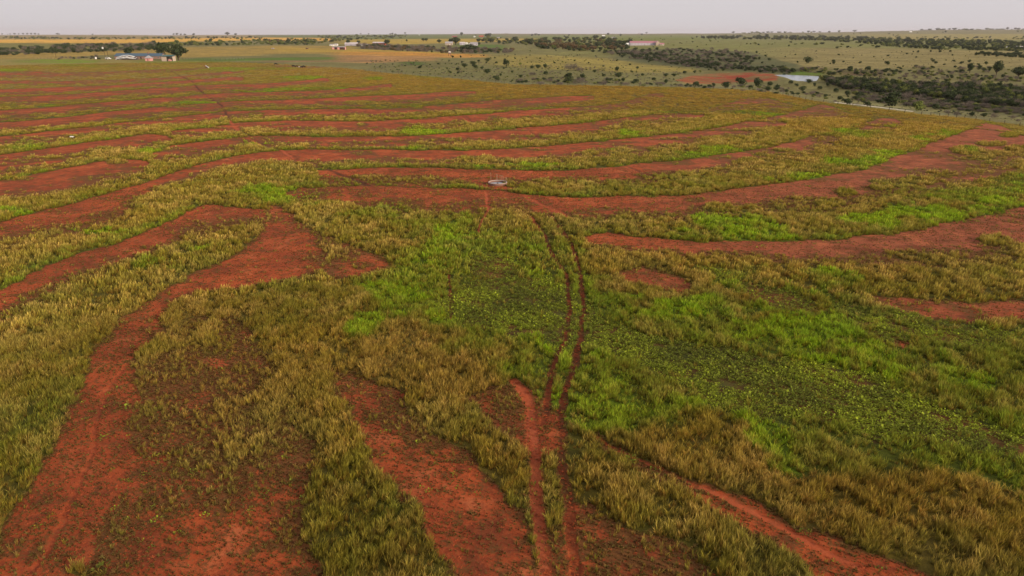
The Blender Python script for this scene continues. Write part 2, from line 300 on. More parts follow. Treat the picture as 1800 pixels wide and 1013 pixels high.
def survey(x, y):
    """cover / low cover / green / gold / worn soil brightness / in-field at ground points"""
    r = np.hypot(x, y)
    z = hgt(x, y)
    a1 = fbm(x / 3.2, y / 3.2, 41, 3) - .5; a2 = fbm(x / 3.2, y / 3.2, 57, 3) - .5
    b1 = fbm(x / 0.8, y / 0.8, 71, 2) - .5; b2 = fbm(x / 0.8, y / 0.8, 87, 2) - .5
    amp = 1.5
    jx = x + amp * a1 + 0.8 * b1; jy = y + (amp * 1.2 * a2 + 1.0 * b2)
    px, py, dep = project(jx, jy, z)
    s = F_ / dep
    n1 = fbm(x / 5, y / 5, 101, 4); n2 = fbm(x / 1.3, y / 1.3, 131, 2)
    cover = np.full(px.shape, .93)
    for v, T in STR:
        b = stripmask(px, py, T, s)
        cover = np.minimum(cover, 1 - v * b)
    pt = sstep(.46, .66, fbm(x / 13, y / 5, 921, 4)) * np.clip((r - 80) / 60, 0, 1) * (1 - .7 * sstep(220, 380, r))
    cover = np.where(cover < .5, cover + .26 * pt, cover)
    for c, f, P in POLY:
        m = polymask(px, py, P, f)
        cover = cover * (1 - m) + np.minimum(cover, c) * m
    for cx, cy, rx, ry, c in PAT:
        m = ellmask(px, py, cx, cy, rx * 1.05, ry * 1.05)
        cover = np.maximum(cover, c * m)
    edge = np.zeros(px.shape); straw = np.zeros(px.shape); mpp = r / (s * CZ) + 0.02
    for v, T in STR:
        X = [t[0] for t in T]
        mm = (px > X[0]) & (px < X[-1])
        up = (np.interp(px, X, [t[1] for t in T]) - py) * mpp
        dn = (py - np.interp(px, X, [t[2] for t in T])) * mpp
        edge = np.maximum(edge, np.where(mm & (up > -.5), 1 - sstep(.5, 6, up), 0))
        straw = np.maximum(straw, np.where(mm & (dn > 0), 1 - sstep(2, 9, dn), 0))
    mid = np.clip(1.15 - np.abs(cover * 2 - .9), 0, 1)
    cover = np.clip(cover + (n1 - .5) * 1.3 * mid + (n2 - .5) * .35 * (0.3 + mid), 0, 1)
    low = np.zeros(px.shape)
    for v, f, P in LOW:
        low = np.maximum(low, v * polymask(px, py, P, f))
    wn = fbm(x / 6, y / 6, 611, 4) - .5; wn2 = fbm(x / 4.5, y / 4.5, 647, 3) - .5
    wx_ = wn * s * 15; wy_ = wn2 * s * 12 * np.clip(CZ / r, .03, .7)
    green = np.zeros(px.shape); gold = np.zeros(px.shape)
    for cx, cy, rx, ry, v in GRN:
        green = np.maximum(green, v * ellmask(px + wx_, py + wy_, cx, cy, rx * 1.25, ry * 1.25))
    for cx, cy, rx, ry, v in GLD:
        gold = np.maximum(gold, v * ellmask(px, py, cx, cy, rx * 1.2, ry * 1.2))
    green = sstep(.12, 1.0, green * (0.3 + 1.4 * n1)) * .92
    for v, f, P in SWEEP:
        green = np.maximum(green, v * polymask(px + wx_ * .7, py + wy_ * .7, P, f) * (.55 + .6 * n1))
    green = np.maximum(green, edge * sstep(.34, .62, n1) * .55)
    worn = np.zeros(px.shape); rut = np.zeros(px.shape)
    qx, qy, qd = project(x + .35 * b1 * .5, y + .3 * b2 * .5, z)
    for hw, br, P in LINES:
        xs = [p[0] for p in P]; ys = [p[1] for p in P]
        m = (qx > min(xs) - 30) & (qx < max(xs) + 30) & (qy > min(ys) - 12) & (qy < max(ys) + 12)
        if not m.any(): continue
        gx, gy = unproj_plane(np.array(xs), np.array(ys), 0.0)
        d = polydist(x[m] + .2 * b1[m] + .5 * a1[m], y[m] + .2 * b2[m], list(zip(gx, gy)))
        k = (1 - sstep(hw * .4, hw * 1.7, d)) * (.75 + .25 * sstep(.35, .6, n1[m] * .5 + n2[m] * .5))
        if br < .15: k = k * (.5 + .5 * sstep(.40, .56, fbm(x[m] / 9, y[m] / 9, 903, 3)))
        rut[m] = np.maximum(rut[m], k)
        worn[m] = np.where(k > .15, (br * 2 - 1) * k * .6, worn[m])
    ex, ey, _ = project(x + .8 * a1, y, z)
    field = sstep(-0.7, 0.7, ey - np.interp(ex, [p[0] for p in EDGE], [p[1] for p in EDGE]))
    cover = cover * (1 - rut)
    low = low * (1 - rut)
    return dict(cover=cover, low=low, green=green, gold=gold, worn=worn, rut=rut, straw=straw * (1 - edge), field=field, px=px, py=py, s=s, z=z, r=r, n1=n1, n2=n2)

# colours (display values, turned into albedo by A)
C_OLIVE = np.array(A(116, 108, 38)); C_GREEN = np.array(A(100, 114, 32)); C_BRIGHT = np.array(A(124, 152, 22)); C_GOLD = np.array(A(142, 112, 46))
C_STRAW = np.array(A(184, 154, 86)); C_DARK = np.array(A(72, 76, 36))
def vegcol(q, var):
    g = q['green'][:, None]; go = q['gold'][:, None]
    c = C_OLIVE * (1 - go * .8) + C_GOLD * go * .8
    g1 = np.clip(g * 1.6, 0, 1); g2 = np.clip(g * 1.6 - .75, 0, 1)
    c = c * (1 - g1) + C_GREEN * g1
    c = c * (1 - g2) + C_BRIGHT * g2
    n = (var - .5)[:, None]
    c = c * (1 + .5 * n)
    k = np.clip((q['n1'] - .45) * 2.2, 0, 1)[:, None] * (1 - g1)
    c = c * (1 - .35 * k) + C_STRAW * .35 * k
    return c

# far country: colour strips (display colour, strip)
FAR = [
 ((118,114,72), [(-900,0,400),(2600,0,400)]),
 ((122,124,70), [(880,62,100),(2600,62,100)]),
 ((142,130,84), [(1240,86,118),(1350,84,120),(1500,84,122),(1800,90,118),(2600,90,118)]),
 ((150,138,70), [(1400,58,66),(1600,60,70),(2600,60,71)]),
 ((112,124,52), [(880,62,72),(1000,62,72),(1300,63,70)]),
 ((152,132,84), [(-900,61,69),(460,61,69)]),
 ((98,112,52), [(440,60,70),(720,60,70),(900,62,67)]),
 ((230,176,74), [(-900,69,78),(0,69.5,76),(200,69.5,76.5),(450,66,71),(560,67,72),(600,69,71)]),
 ((182,154,62), [(560,70,78),(700,69,78),(860,68,74),(960,68,70)]),
 ((120,116,60), [(-900,76,96),(0,75.5,92),(250,77,80),(300,80,81)]),
 ((160,134,68), [(-900,96,104),(0,95,106),(100,92,104),(200,90,96),(330,83,103),(500,80,95),(640,82,97)]),
 ((176,146,62), [(440,82,91),(640,87,93),(800,93,96)]),
 ((196,140,62), [(560,91,97),(700,92,99),(780,94,100),(870,95,101)]),
 ((170,128,84), [(560,97,108),(650,97,110),(780,99,107)]),
 ((146,132,66), [(820,96,118),(960,97,124),(1100,106,128),(1240,118,128)]),
 ((114,112,68), [(640,112,133),(760,108,138),(900,118,148),(1060,126,150),(1200,140,153)]),
 ((70,98,34), [(690,108,114),(760,109,114)]),
 ((84,112,36), [(280,104,110),(380,103.5,109.5),(480,102,106.5),(600,101,103)]),
 ((138,108,76), [(440,108,111.5),(560,106,109),(680,104,107)]),
 ((82,112,40), [(780,76,86),(900,80,90)]),
 ((90,94,62), [(1040,88,100),(1200,86,120),(1320,92,130),(1420,118,136)]),
 ((100,76,60), [(1460,126,133),(1560,128,134)]),
 ((90,118,36), [(1372,127,133),(1440,128,134.5),(1460,130,134)]),
 ((128,124,84), [(1420,150,170),(1600,190,200),(1800,200,218),(2300,240,280)]),
]
BANK = [(1188,141),(1215,133.5),(1265,129.5),(1330,127.5),(1368,132),(1366,141),(1310,145),(1255,147.5),(1205,146.5)]
def farcol(px, py, x, y):
    jp = py + (fbm(x / 60, y / 60, 201) - .5) * np.clip((py - 60) * .12, 0, 5)
    c = np.zeros(px.shape + (3,)) + lin((132, 124, 80))
    for col, T in FAR:
        X = [t[0] for t in T]
        a = np.interp(px, X, [t[1] for t in T]); b = np.interp(px, X, [t[2] for t in T])
        th = b - a
        m = (sstep(-.25 - .06 * th, .25 + .06 * th, jp - a) * (1 - sstep(-.3 - .1 * th, .3 + .1 * th, jp - b)) * sstep(X[0] - 1, X[0] + 25 + .15 * (X[-1] - X[0]), px) * (1 - sstep(X[-1] - 25, X[-1] + 1, px)))[:, None]
        c = c * (1 - m) + lin(col) * m
    m = polymask(px, py, BANK, 3.0) * (.35 + .65 * sstep(.35, .6, fbm(x / 9, y / 9, 222, 4)))
    c = c * (1 - m[:, None]) + lin((160, 64, 42)) * m[:, None]
    v = fbm(x / 30, y / 30, 240, 4)[:, None]
    c = c * (0.72 + .56 * v)
    return c * KA

# ------------------------------------------------------------------ materials
def mat(name, rough=.9, spec=.15):
    m = bpy.data.materials.new(name); m.use_nodes = True
    b = m.node_tree.nodes['Principled BSDF']
    b.inputs['Roughness'].default_value = rough
    b.inputs['Specular IOR Level'].default_value = spec
    return m, m.node_tree, b
def N(t, kind, **k):
    n = t.nodes.new(kind)
    for a, v in k.items(): setattr(n, a, v)
    return n
def simple(name, col, rough=.8, spec=.2, var=.25, scale=3.0, metal=0):
    m, t, b = mat(name, rough, spec)
    tc = N(t, 'ShaderNodeTexCoord'); no = N(t, 'ShaderNodeTexNoise')
    no.inputs['Scale'].default_value = scale; no.inputs['Detail'].default_value = 4
    t.links.new(tc.outputs['Object'], no.inputs['Vector'])
    mp = N(t, 'ShaderNodeMapRange')
    mp.inputs[3].default_value = 1 - var; mp.inputs[4].default_value = 1 + var
    t.links.new(no.outputs[0], mp.inputs[0])
    vm = N(t, 'ShaderNodeVectorMath', operation='SCALE')
    vm.inputs[0].default_value = col
    t.links.new(mp.outputs[0], vm.inputs['Scale'])
    t.links.new(vm.outputs[0], b.inputs['Base Color'])
    b.inputs['Metallic'].default_value = metal
    return m
def nz(t, vec, sc, det=3, rough=.55):
    n = N(t, 'ShaderNodeTexNoise'); n.inputs['Scale'].default_value = sc; n.inputs['Detail'].default_value = det; n.inputs['Roughness'].default_value = rough
    t.links.new(vec, n.inputs['Vector']); return n.outputs[0]
def rng_(t, v, a, b, c, d):
    m = N(t, 'ShaderNodeMapRange', interpolation_type='SMOOTHSTEP'); t.links.new(v, m.inputs[0])
    for i, q in enumerate((a, b, c, d)): m.inputs[i + 1].default_value = q
    return m.outputs[0]
def mixc(t, f, a, b, mode='MIX'):
    m = N(t, 'ShaderNodeMix', data_type='RGBA', blend_type=mode)
    for i, v in ((0, f), (6, a), (7, b)):
        if isinstance(v, (tuple, list)): m.inputs[i].default_value = tuple(v) + ((1,) if len(v) == 3 else ())
        elif isinstance(v, (int, float)): m.inputs[i].default_value = v
        else: t.links.new(v, m.inputs[i])
    return m.outputs[2]
def mth(t, op, a, b=None):
    m = N(t, 'ShaderNodeMath', operation=op)
    for i, v in enumerate((a, b)):
        if v is None: continue
        if isinstance(v, (int, float)): m.inputs[i].default_value = v
        else: t.links.new(v, m.inputs[i])
    return m.outputs[0]

def ground_mat():
    m, t, b = mat('field_ground', .95, .1)
    at = lambda n: N(t, 'ShaderNodeAttribute', attribute_name=n)
    cov, worn, veg, far, fld, pal = at('cover'), at('worn'), at('veg'), at('far'), at('field'), at('pale')
    P = N(t, 'ShaderNodeTexCoord').outputs['Object']
    n_big = nz(t, P, .12, 4); n_mid = nz(t, P, .9, 5, .62); n_fine = nz(t, P, 5.5, 6, .85); n_gr = nz(t, P, 16, 3, .7); n_pt = nz(t, P, .33, 5, .7)
    red = mixc(t, rng_(t, n_big, .35, .68, 0, 1), A(138, 62, 36), A(176, 82, 44))
    red = mixc(t, pal.outputs['Fac'], red, A(146, 82, 58))
    red = mixc(t, rng_(t, n_fine, .42, .72, .0, .8), red, A(180, 98, 58))
    red = mixc(t, rng_(t, n_mid, .25, .5, .65, 0), red, A(92, 50, 36))
    red = mixc(t, rng_(t, n_pt, .52, .68, 0, .55), red, A(190, 110, 70))
    red = mixc(t, rng_(t, n_pt, .50, .36, 0, .7), red, A(104, 56, 36))
    # dry litter and seedlings that darken the soil; more where cover is higher
    lit = mth(t, 'ADD', mth(t, 'MULTIPLY', n_fine, .6), mth(t, 'MULTIPLY', n_mid, .55))
    thr = mth(t, 'ADD', lit, mth(t, 'MULTIPLY', mth(t, 'MAXIMUM', mth(t, 'SUBTRACT', cov.outputs['Fac'], .06), 0.0), .48))
    weed = mixc(t, n_gr, A(70, 42, 28), A(122, 84, 50))
    weed = mixc(t, .15, weed, veg.outputs['Color'])
    soil = mixc(t, mth(t, 'MULTIPLY', rng_(t, thr, .585, .66, 0, .85), mth(t, 'SUBTRACT', 1.0, mth(t, 'MAXIMUM', worn.outputs['Fac'], 0.0))), red, weed)
    soil = mixc(t, rng_(t, worn.outputs['Fac'], 0, 1, 0, .75), soil, A(178, 92, 62))
    soil = mixc(t, rng_(t, worn.outputs['Fac'], 0, -.7, 0, .9), soil, A(66, 44, 30))
    vg = mixc(t, 1.0, veg.outputs['Color'], mixc(t, rng_(t, n_mid, .3, .7, 0, 1), (.62, .62, .62), (1.25, 1.25, 1.25)), 'MULTIPLY')
    vg = mixc(t, rng_(t, n_fine, .35, .7, .5, 0), vg, A(64, 60, 30))
    base = mixc(t, rng_(t, mth(t, 'ADD', cov.outputs['Fac'], mth(t, 'MULTIPLY', mth(t, 'SUBTRACT', n_mid, .5), .5)), .45, .8, 0, 1), soil, vg)
    n_f1 = nz(t, P, .07, 5, .65); n_f2 = nz(t, P, .35, 4, .6)
    fr = mixc(t, 1.0, far.outputs['Color'], mixc(t, rng_(t, n_f1, .3, .7, 0, 1), (.78, .8, .78), (1.2, 1.18, 1.1)), 'MULTIPLY')
    fr = mixc(t, rng_(t, n_f2, .45, .62, 0, .6), fr, A(86, 78, 46))
    fr = mixc(t, rng_(t, nz(t, P, .02, 5, .7), .42, .66, 0, .45), fr, A(104, 96, 52))
    col = mixc(t, fld.outputs['Fac'], fr, base)
    t.links.new(col, b.inputs['Base Color'])
    bp = N(t, 'ShaderNodeBump'); bp.inputs['Strength'].default_value = .9; bp.inputs['Distance'].default_value = .2
    hh = mth(t, 'ADD', mth(t, 'MULTIPLY', n_fine, .6), mth(t, 'MULTIPLY', n_mid, 1.0))
    t.links.new(hh, bp.inputs['Height']); t.links.new(bp.outputs[0], b.inputs['Normal'])
    return m

def link(o, parent=None):
    S.collection.objects.link(o)
    if parent is not None: o.parent = parent
    return o
def tag(o, label=None, cat=None, group=None, kind=None):
    if label: o['label'] = label
    if cat: o['category'] = cat
    if group: o['group'] = group
    if kind: o['kind'] = kind
    return o

# ------------------------------------------------------------------ ground sheet
def build_ground():
    ys = np.concatenate([np.arange(1230, 330, -1.25), np.arange(330, 110, -.8), np.arange(110, 72, -.3), np.arange(72, 62.2, -.12), np.arange(62.2, 60.9, -.04)])
    _, rr = unproj_plane(np.full(ys.shape, 900.0), ys, 0.0)
    rr = np.concatenate([np.linspace(.5, rr[0] - .5, 14), rr[rr < 14500], np.array([14800, 16000, 18500, 22000])])
    inner = np.linspace(-rad(56), rad(56), 1100)
    step = inner[1] - inner[0]
    out = []
    a = rad(56); st = step
    while a < math.pi - .02:
        st = min(st * 1.25, rad(6)); a += st
        if a < math.pi - .02: out.append(a)
    out = np.array(out)
    th = np.concatenate([-out[::-1], inner, out])
    nr, nt_ = len(rr), len(th)
    R, T = np.meshgrid(rr, th, indexing='ij')
    x = (R * np.sin(T)).ravel(); y = (R * np.cos(T)).ravel()
    front = y > 1
    q = survey(x, y)
    z = q['z']
    for k in ('cover', 'low', 'green', 'gold'): q[k] = np.where(front, q[k], .5)
    n = nr * nt_
    co = np.empty((n + 1, 3)); co[:n, 0] = x; co[:n, 1] = y; co[:n, 2] = z - .06 * sstep(.2, .8, q['rut'])
    co[n] = (0, 0, 0)
    i, j = np.meshgrid(np.arange(nr - 1), np.arange(nt_), indexing='ij')
    j2 = (j + 1) % nt_
    quads = np.stack([i * nt_ + j, i * nt_ + j2, (i + 1) * nt_ + j2, (i + 1) * nt_ + j], -1).reshape(-1, 4)
    jj = np.arange(nt_)
    tris = np.stack([np.full(nt_, n), (jj + 1) % nt_, jj], -1)
    me = bpy.data.meshes.new('ground')
    nf = len(quads) + nt_
    me.vertices.add(n + 1); me.vertices.foreach_set('co', co.ravel().astype(np.float32))
    lv = np.concatenate([quads[:, ::-1].ravel(), tris.ravel()])
    me.loops.add(len(lv)); me.loops.foreach_set('vertex_index', lv.astype(np.int32))
    ls = np.concatenate([np.arange(len(quads)) * 4, len(quads) * 4 + np.arange(nt_) * 3]).astype(np.int32)
    me.polygons.add(nf); me.polygons.foreach_set('loop_start', ls)
    me.update(calc_edges=True)
    me.polygons.foreach_set('use_smooth', np.ones(nf, bool))
    def fa(nm, v):
        a = me.attributes.new(nm, 'FLOAT', 'POINT'); a.data.foreach_set('value', np.append(v, v[0]).astype(np.float32))
    def ca(nm, v):
        a = me.attributes.new(nm, 'FLOAT_COLOR', 'POINT'); vv = np.ones((n + 1, 4)); vv[:n, :3] = v; vv[n, :3] = v[0]
        a.data.foreach_set('color', vv.ravel().astype(np.float32))
    fa('cover', np.maximum(q['cover'], 0)); fa('worn', q['worn']); fa('field', q['field'] * (q['r'] < 900))
    fa('pale', sstep(950, 1500, q['px']) * (1 - sstep(480, 620, q['py'])))
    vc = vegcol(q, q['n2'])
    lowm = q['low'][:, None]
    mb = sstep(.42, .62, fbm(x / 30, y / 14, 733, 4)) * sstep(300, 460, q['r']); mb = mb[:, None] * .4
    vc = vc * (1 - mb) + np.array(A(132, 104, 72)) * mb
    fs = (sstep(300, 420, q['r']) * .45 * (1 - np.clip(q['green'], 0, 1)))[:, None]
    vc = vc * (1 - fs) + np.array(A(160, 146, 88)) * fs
    vc = vc * (.6 + .6 * sstep(215, 430, q['r']))[:, None]  # near ground darkened to paint in the shade between tufts; brighter far off
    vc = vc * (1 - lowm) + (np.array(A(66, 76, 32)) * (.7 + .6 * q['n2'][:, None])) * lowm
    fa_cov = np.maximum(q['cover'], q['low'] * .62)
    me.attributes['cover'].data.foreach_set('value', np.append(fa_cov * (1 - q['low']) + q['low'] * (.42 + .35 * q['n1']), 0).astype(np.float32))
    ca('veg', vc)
    ca('far', farcol(q['px'], np.where(front, q['py'], 300), x, y))
    me.materials.append(ground_mat())
    o = link(bpy.data.objects.new('ground', me))
    tag(o, 'red soil pasture ground with pale contour bands running to the horizon', kind='structure')
    return o
build_ground()

# ------------------------------------------------------------------ grass
def mesh_from(name, V, Fc, mats, attrs=None, mi=None, smooth=False):
    me = bpy.data.meshes.new(name)
    me.from_pydata([tuple(v) for v in V], [], [tuple(f) for f in Fc])
    for m in mats: me.materials.append(m)
    if mi is not None: me.polygons.foreach_set('material_index', np.array(mi, np.int32))
    if attrs:
        for k, v in attrs.items():
            a = me.attributes.new(k, 'FLOAT', 'POINT'); a.data.foreach_set('value', np.array(v, np.float32))
    if smooth: me.polygons.foreach_set('use_smooth', np.ones(len(me.polygons), bool))
    me.update()
    return me
def grass_mat(name, trans=.35):
    m, t, b = mat(name, .75, .12)
    i1 = N(t, 'ShaderNodeAttribute', attribute_name='col', attribute_type='INSTANCER')
    i2 = N(t, 'ShaderNodeAttribute', attribute_name='tipcol', attribute_type='INSTANCER')
    h = N(t, 'ShaderNodeAttribute', attribute_name='hh')
    v = N(t, 'ShaderNodeAttribute', attribute_name='bv')
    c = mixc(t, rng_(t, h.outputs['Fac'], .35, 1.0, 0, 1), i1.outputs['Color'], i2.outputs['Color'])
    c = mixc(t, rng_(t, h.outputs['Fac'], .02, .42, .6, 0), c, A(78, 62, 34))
    sc = N(t, 'ShaderNodeVectorMath', operation='SCALE'); t.links.new(c, sc.inputs[0]); t.links.new(v.outputs['Fac'], sc.inputs['Scale'])
    t.links.new(sc.outputs[0], b.inputs['Base Color'])
    tr = N(t, 'ShaderNodeBsdfTranslucent'); t.links.new(sc.outputs[0], tr.inputs['Color'])
    mx = N(t, 'ShaderNodeMixShader'); mx.inputs[0].default_value = trans
    out = t.nodes['Material Output']
    t.links.new(b.outputs[0], mx.inputs[1]); t.links.new(tr.outputs[0], mx.inputs[2]); t.links.new(mx.outputs[0], out.inputs['Surface'])
    return m
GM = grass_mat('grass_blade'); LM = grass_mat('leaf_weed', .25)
def tuft(name, nb, rb, hmin, hmax, wd, seg, lean, spread, R, plume=0.0):
    V = []; Fc = []; hh = []; bv = []
    for k in range(nb):
        a = R.random() * 2 * math.pi; q = rb * math.sqrt(R.random())
        bx, by = q * math.cos(a), q * math.sin(a)
        h = R.uniform(hmin, hmax)
        da = a + R.uniform(-.7, .7); out = R.uniform(.1, 1) * spread
        lx, ly = out * math.cos(da) + lean, out * math.sin(da) + lean * .3
        wa = R.random() * math.pi; wx, wy = math.cos(wa) * wd, math.sin(wa) * wd
        vb = R.uniform(.6, 1.4); n0 = len(V); pl = R.random() < plume
        if pl: h = hmax * R.uniform(.95, 1.35); vb *= 1.25
        for s in range(seg + 1):
            t = s / seg; cx = bx + lx * h * t ** 1.8; cy = by + ly * h * t ** 1.8; cz = h * t * (1 - .18 * t * t) - .02
            wf = (1 - t) ** .6 if s < seg else 0
            if s < seg:
                wf = 1 - .55 * t
                if pl: wf = .5 if t < .6 else 2.1
                V += [(cx - wx * wf, cy - wy * wf, cz), (cx + wx * wf, cy + wy * wf, cz)]; hh += [t, t]; bv += [vb, vb]
            else:
                V.append((cx, cy, cz)); hh.append(1); bv.append(vb)
        for s in range(seg - 1):
            a0 = n0 + 2 * s; Fc.append((a0, a0 + 1, a0 + 3, a0 + 2))
        a0 = n0 + 2 * (seg - 1); Fc.append((a0, a0 + 1, a0 + 2))
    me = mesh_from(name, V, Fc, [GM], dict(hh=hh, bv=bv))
    return bpy.data.objects.new(name, me)
def weed(name, nb, rb, R, size, hgt_):
    V = []; Fc = []; hh = []; bv = []
    for k in range(nb):
        a = R.random() * 2 * math.pi; q = rb * math.sqrt(R.random())
        c = Vector((q * math.cos(a), q * math.sin(a), R.uniform(.02, hgt_)))
        d = Vector((math.cos(a + R.uniform(-1, 1)), math.sin(a + R.uniform(-1, 1)), R.uniform(-.1, .7))).normalized() * size * R.uniform(.6, 1.3)
        s = d.cross(Vector((R.uniform(-.3, .3), R.uniform(-.3, .3), 1))).normalized() * d.length * .42
        n0 = len(V); vb = R.uniform(.6, 1.4)
        V += [c, c + d * .5 + s, c + d, c + d * .5 - s]; hh += [R.uniform(0, .6)] * 4; bv += [vb] * 4
        Fc.append((n0, n0 + 1, n0 + 2, n0 + 3))
    me = mesh_from(name, V, Fc, [LM], dict(hh=hh, bv=bv))
    return bpy.data.objects.new(name, me)
R = random.Random(3)
def coll(name, obs):
    c = bpy.data.collections.new(name)
    for o in obs: c.objects.link(o)
    return c
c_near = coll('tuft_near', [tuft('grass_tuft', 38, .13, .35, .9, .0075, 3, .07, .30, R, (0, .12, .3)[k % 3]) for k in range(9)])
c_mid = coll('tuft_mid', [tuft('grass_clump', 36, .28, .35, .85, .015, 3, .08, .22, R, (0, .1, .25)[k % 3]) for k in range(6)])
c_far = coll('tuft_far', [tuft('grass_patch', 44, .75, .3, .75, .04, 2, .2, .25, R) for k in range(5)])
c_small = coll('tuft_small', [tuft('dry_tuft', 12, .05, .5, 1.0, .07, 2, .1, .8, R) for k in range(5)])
c_low = coll('weed_low', [weed('leafy_weed', 16, .16, R, .10, .16) for k in range(5)])

def scatter(name, pts, rot, scl, col, tip, c, label, tilt=None):
    n = len(pts)
    me = bpy.data.meshes.new(name)
    me.vertices.add(n); me.vertices.foreach_set('co', pts.ravel().astype(np.float32))
    def add(nm, ty, v, f='value'):
        a = me.attributes.new(nm, ty, 'POINT'); a.data.foreach_set(f, v.ravel().astype(np.float32))
    r3 = np.zeros((n, 3)); r3[:, 2] = rot
    if tilt is not None: r3[:, :2] = tilt
    add('rot', 'FLOAT_VECTOR', r3, 'vector'); add('scl', 'FLOAT_VECTOR', scl, 'vector')
    one = np.ones((n, 1))
    add('col', 'FLOAT_COLOR', np.hstack([col, one]), 'color'); add('tipcol', 'FLOAT_COLOR', np.hstack([tip, one]), 'color')
    o = link(bpy.data.objects.new(name, me))
    g = bpy.data.node_groups.new(name + '_gn', 'GeometryNodeTree')
    g.interface.new_socket('Geometry', in_out='INPUT', socket_type='NodeSocketGeometry')
    g.interface.new_socket('Geometry', in_out='OUTPUT', socket_type='NodeSocketGeometry')
    gi, go = N(g, 'NodeGroupInput'), N(g, 'NodeGroupOutput')
    ci = N(g, 'GeometryNodeCollectionInfo'); ci.inputs['Collection'].default_value = c
    ci.inputs['Separate Children'].default_value = True; ci.inputs['Reset Children'].default_value = True
    ip = N(g, 'GeometryNodeInstanceOnPoints'); ip.inputs['Pick Instance'].default_value = True
    def na(nm, ty):
        a = N(g, 'GeometryNodeInputNamedAttribute', data_type=ty); a.inputs['Name'].default_value = nm; return a.outputs['Attribute']
    rv = N(g, 'FunctionNodeRandomValue', data_type='INT')
    rv.inputs[4].default_value = 0; rv.inputs[5].default_value = len(c.objects) - 1
    e2r = N(g, 'FunctionNodeEulerToRotation')
    g.links.new(gi.outputs[0], ip.inputs['Points']); g.links.new(ci.outputs[0], ip.inputs['Instance'])
    g.links.new(na('rot', 'FLOAT_VECTOR'), e2r.inputs[0]); g.links.new(e2r.outputs[0], ip.inputs['Rotation'])
    g.links.new(na('scl', 'FLOAT_VECTOR'), ip.inputs['Scale'])
    g.links.new(rv.outputs[2], ip.inputs['Instance Index'])
    g.links.new(ip.outputs[0], go.inputs[0])
    md = o.modifiers.new('scatter', 'NODES'); md.node_group = g
    tag(o, label, 'grass' if 'grass' in name else 'plants', kind='stuff')
    return o

def sample(r0, r1, dens, ang=41):
    a = rad(ang)
    n = int(dens * a * (r1 * r1 - r0 * r0))
    r = np.sqrt(rng.uniform(r0 * r0, r1 * r1, n)); t = rng.uniform(-a, a, n)
    return r * np.sin(t), r * np.cos(t)
def sub(q, m):
    return {k: v[m] for k, v in q.items()}
def grass_zone(name, r0, r1, dens, c, sz, label, hs=1.0, ang=42):
    x, y = sample(r0, r1, dens, ang)
    q = survey(x, y)
    nn = fbm(x / .9, y / .9, 301, 2)
    p = q['cover'] * (1 - q['low'] * .985) * q['field'] * sstep(.18, .5, nn + q['cover'] * .45)
    p = np.where(q['cover'] < .12, p * .35, p) * np.where(q['cover'] < .6, .5, .93)
    if r1 < 130: p = p * (.3 + .7 * sstep(.36, .56, nn))
    else: p = p * (.55 + .45 * sstep(.36, .56, nn)) * sstep(.05, .5, q['cover'])
    m = rng.random(len(x)) < p * 1.25
    x, y, q, nn = x[m], y[m], sub(q, m), nn[m]
    n = len(x)
    hv = (.42 + .58 * q['cover']) * rng.uniform(.7, 1.3, n) * (.35 + 1.25 * nn) * hs
    mb = (sstep(.42, .62, fbm(x / 30, y / 14, 733, 4)) * sstep(300, 460, q['r']))[:, None] * .4
    hv *= 1 - .12 * np.clip(q['green'], 0, 1)
    wv = (.45 + .6 * q['cover']) * rng.uniform(.8, 1.3, n) * sz
    col = vegcol(q, .5 * rng.random(n) + .5 * fbm(x / 2.2, y / 2.2, 311, 2)) * (1.1 if r0 < 50 else 1.18)
    pl = fbm(x / 1.7, y / 1.7, 333, 3)
    k = (np.clip((pl - .42) * 2.0 + (.22 if r0 < 110 else .42) * q['straw'] + (0 if r0 < 110 else .1 if r0 < 400 else .3), 0, .88) * (1 - .65 * np.clip(q['green'] * 1.3, 0, 1)))[:, None]
    tw = C_STRAW * (.95 + .75 * rng.random((n, 1)))
    tg = C_GOLD * 1.7
    gd = (q['gold'] * rng.uniform(.3, 1, n))[:, None]
    tip = (col * 1.3) * (1 - k) + (tw * (1 - gd) + tg * gd) * k
    rv = rng.random((n, 1)); 
    col = np.where(rv < .22, col * .5 + np.array(A(148, 134, 36)) * .62, col); col = np.where(rv > .74, col * .45 + np.array(A(146, 92, 40)) * .55, col)
    # broad colour patches: some blue-green, some brown
    f2 = fbm(x / 6, y / 6, 351, 3)[:, None]
    col = col * (1 - .35 * sstep(.55, .75, f2)) + np.array(A(88, 108, 56)) * .35 * sstep(.55, .75, f2)
    brn = sstep(.42, .25, f2) if False else 1 - sstep(.28, .45, f2)
    col = col * (1 - .4 * brn) + np.array(A(132, 102, 52)) * .4 * brn
    col = col * (1 - mb) + np.array(A(140, 106, 70)) * mb; tip = tip * (1 - mb) + np.array(A(168, 132, 92)) * mb
    wind = rad(20) + 1.2 * (fbm(x / 7, y / 7, 371, 2) - .5) + rng.normal(0, .55, n)
    sc = np.stack([wv, wv, hv], -1)
    tl = np.stack([rng.normal(0, .1, n), rng.normal(0, .1, n)], -1)
    print(name, n)
    return scatter(name, np.stack([x, y, q['z'] - .01], -1), wind, sc, col, tip, c, label, tl)
grass_zone('tall_grass', 20, 62, 34, c_near, .7, 'tall olive and straw coloured bunch grass in the nearest part of the field', .62, 55)
grass_zone('tall_grass', 62, 118, 14, c_mid, .72, 'tall seeding grass growing in bands across the middle of the field', .66)
grass_zone('tall_grass', 118, 215, 3.4, c_mid, 1.5, 'tall grass bands on the contours beyond the round stock tank', .68)
grass_zone('tall_grass', 215, 420, .62, c_far, 1.25, 'distant grass bands of the terraced field below the farmyard', .6)

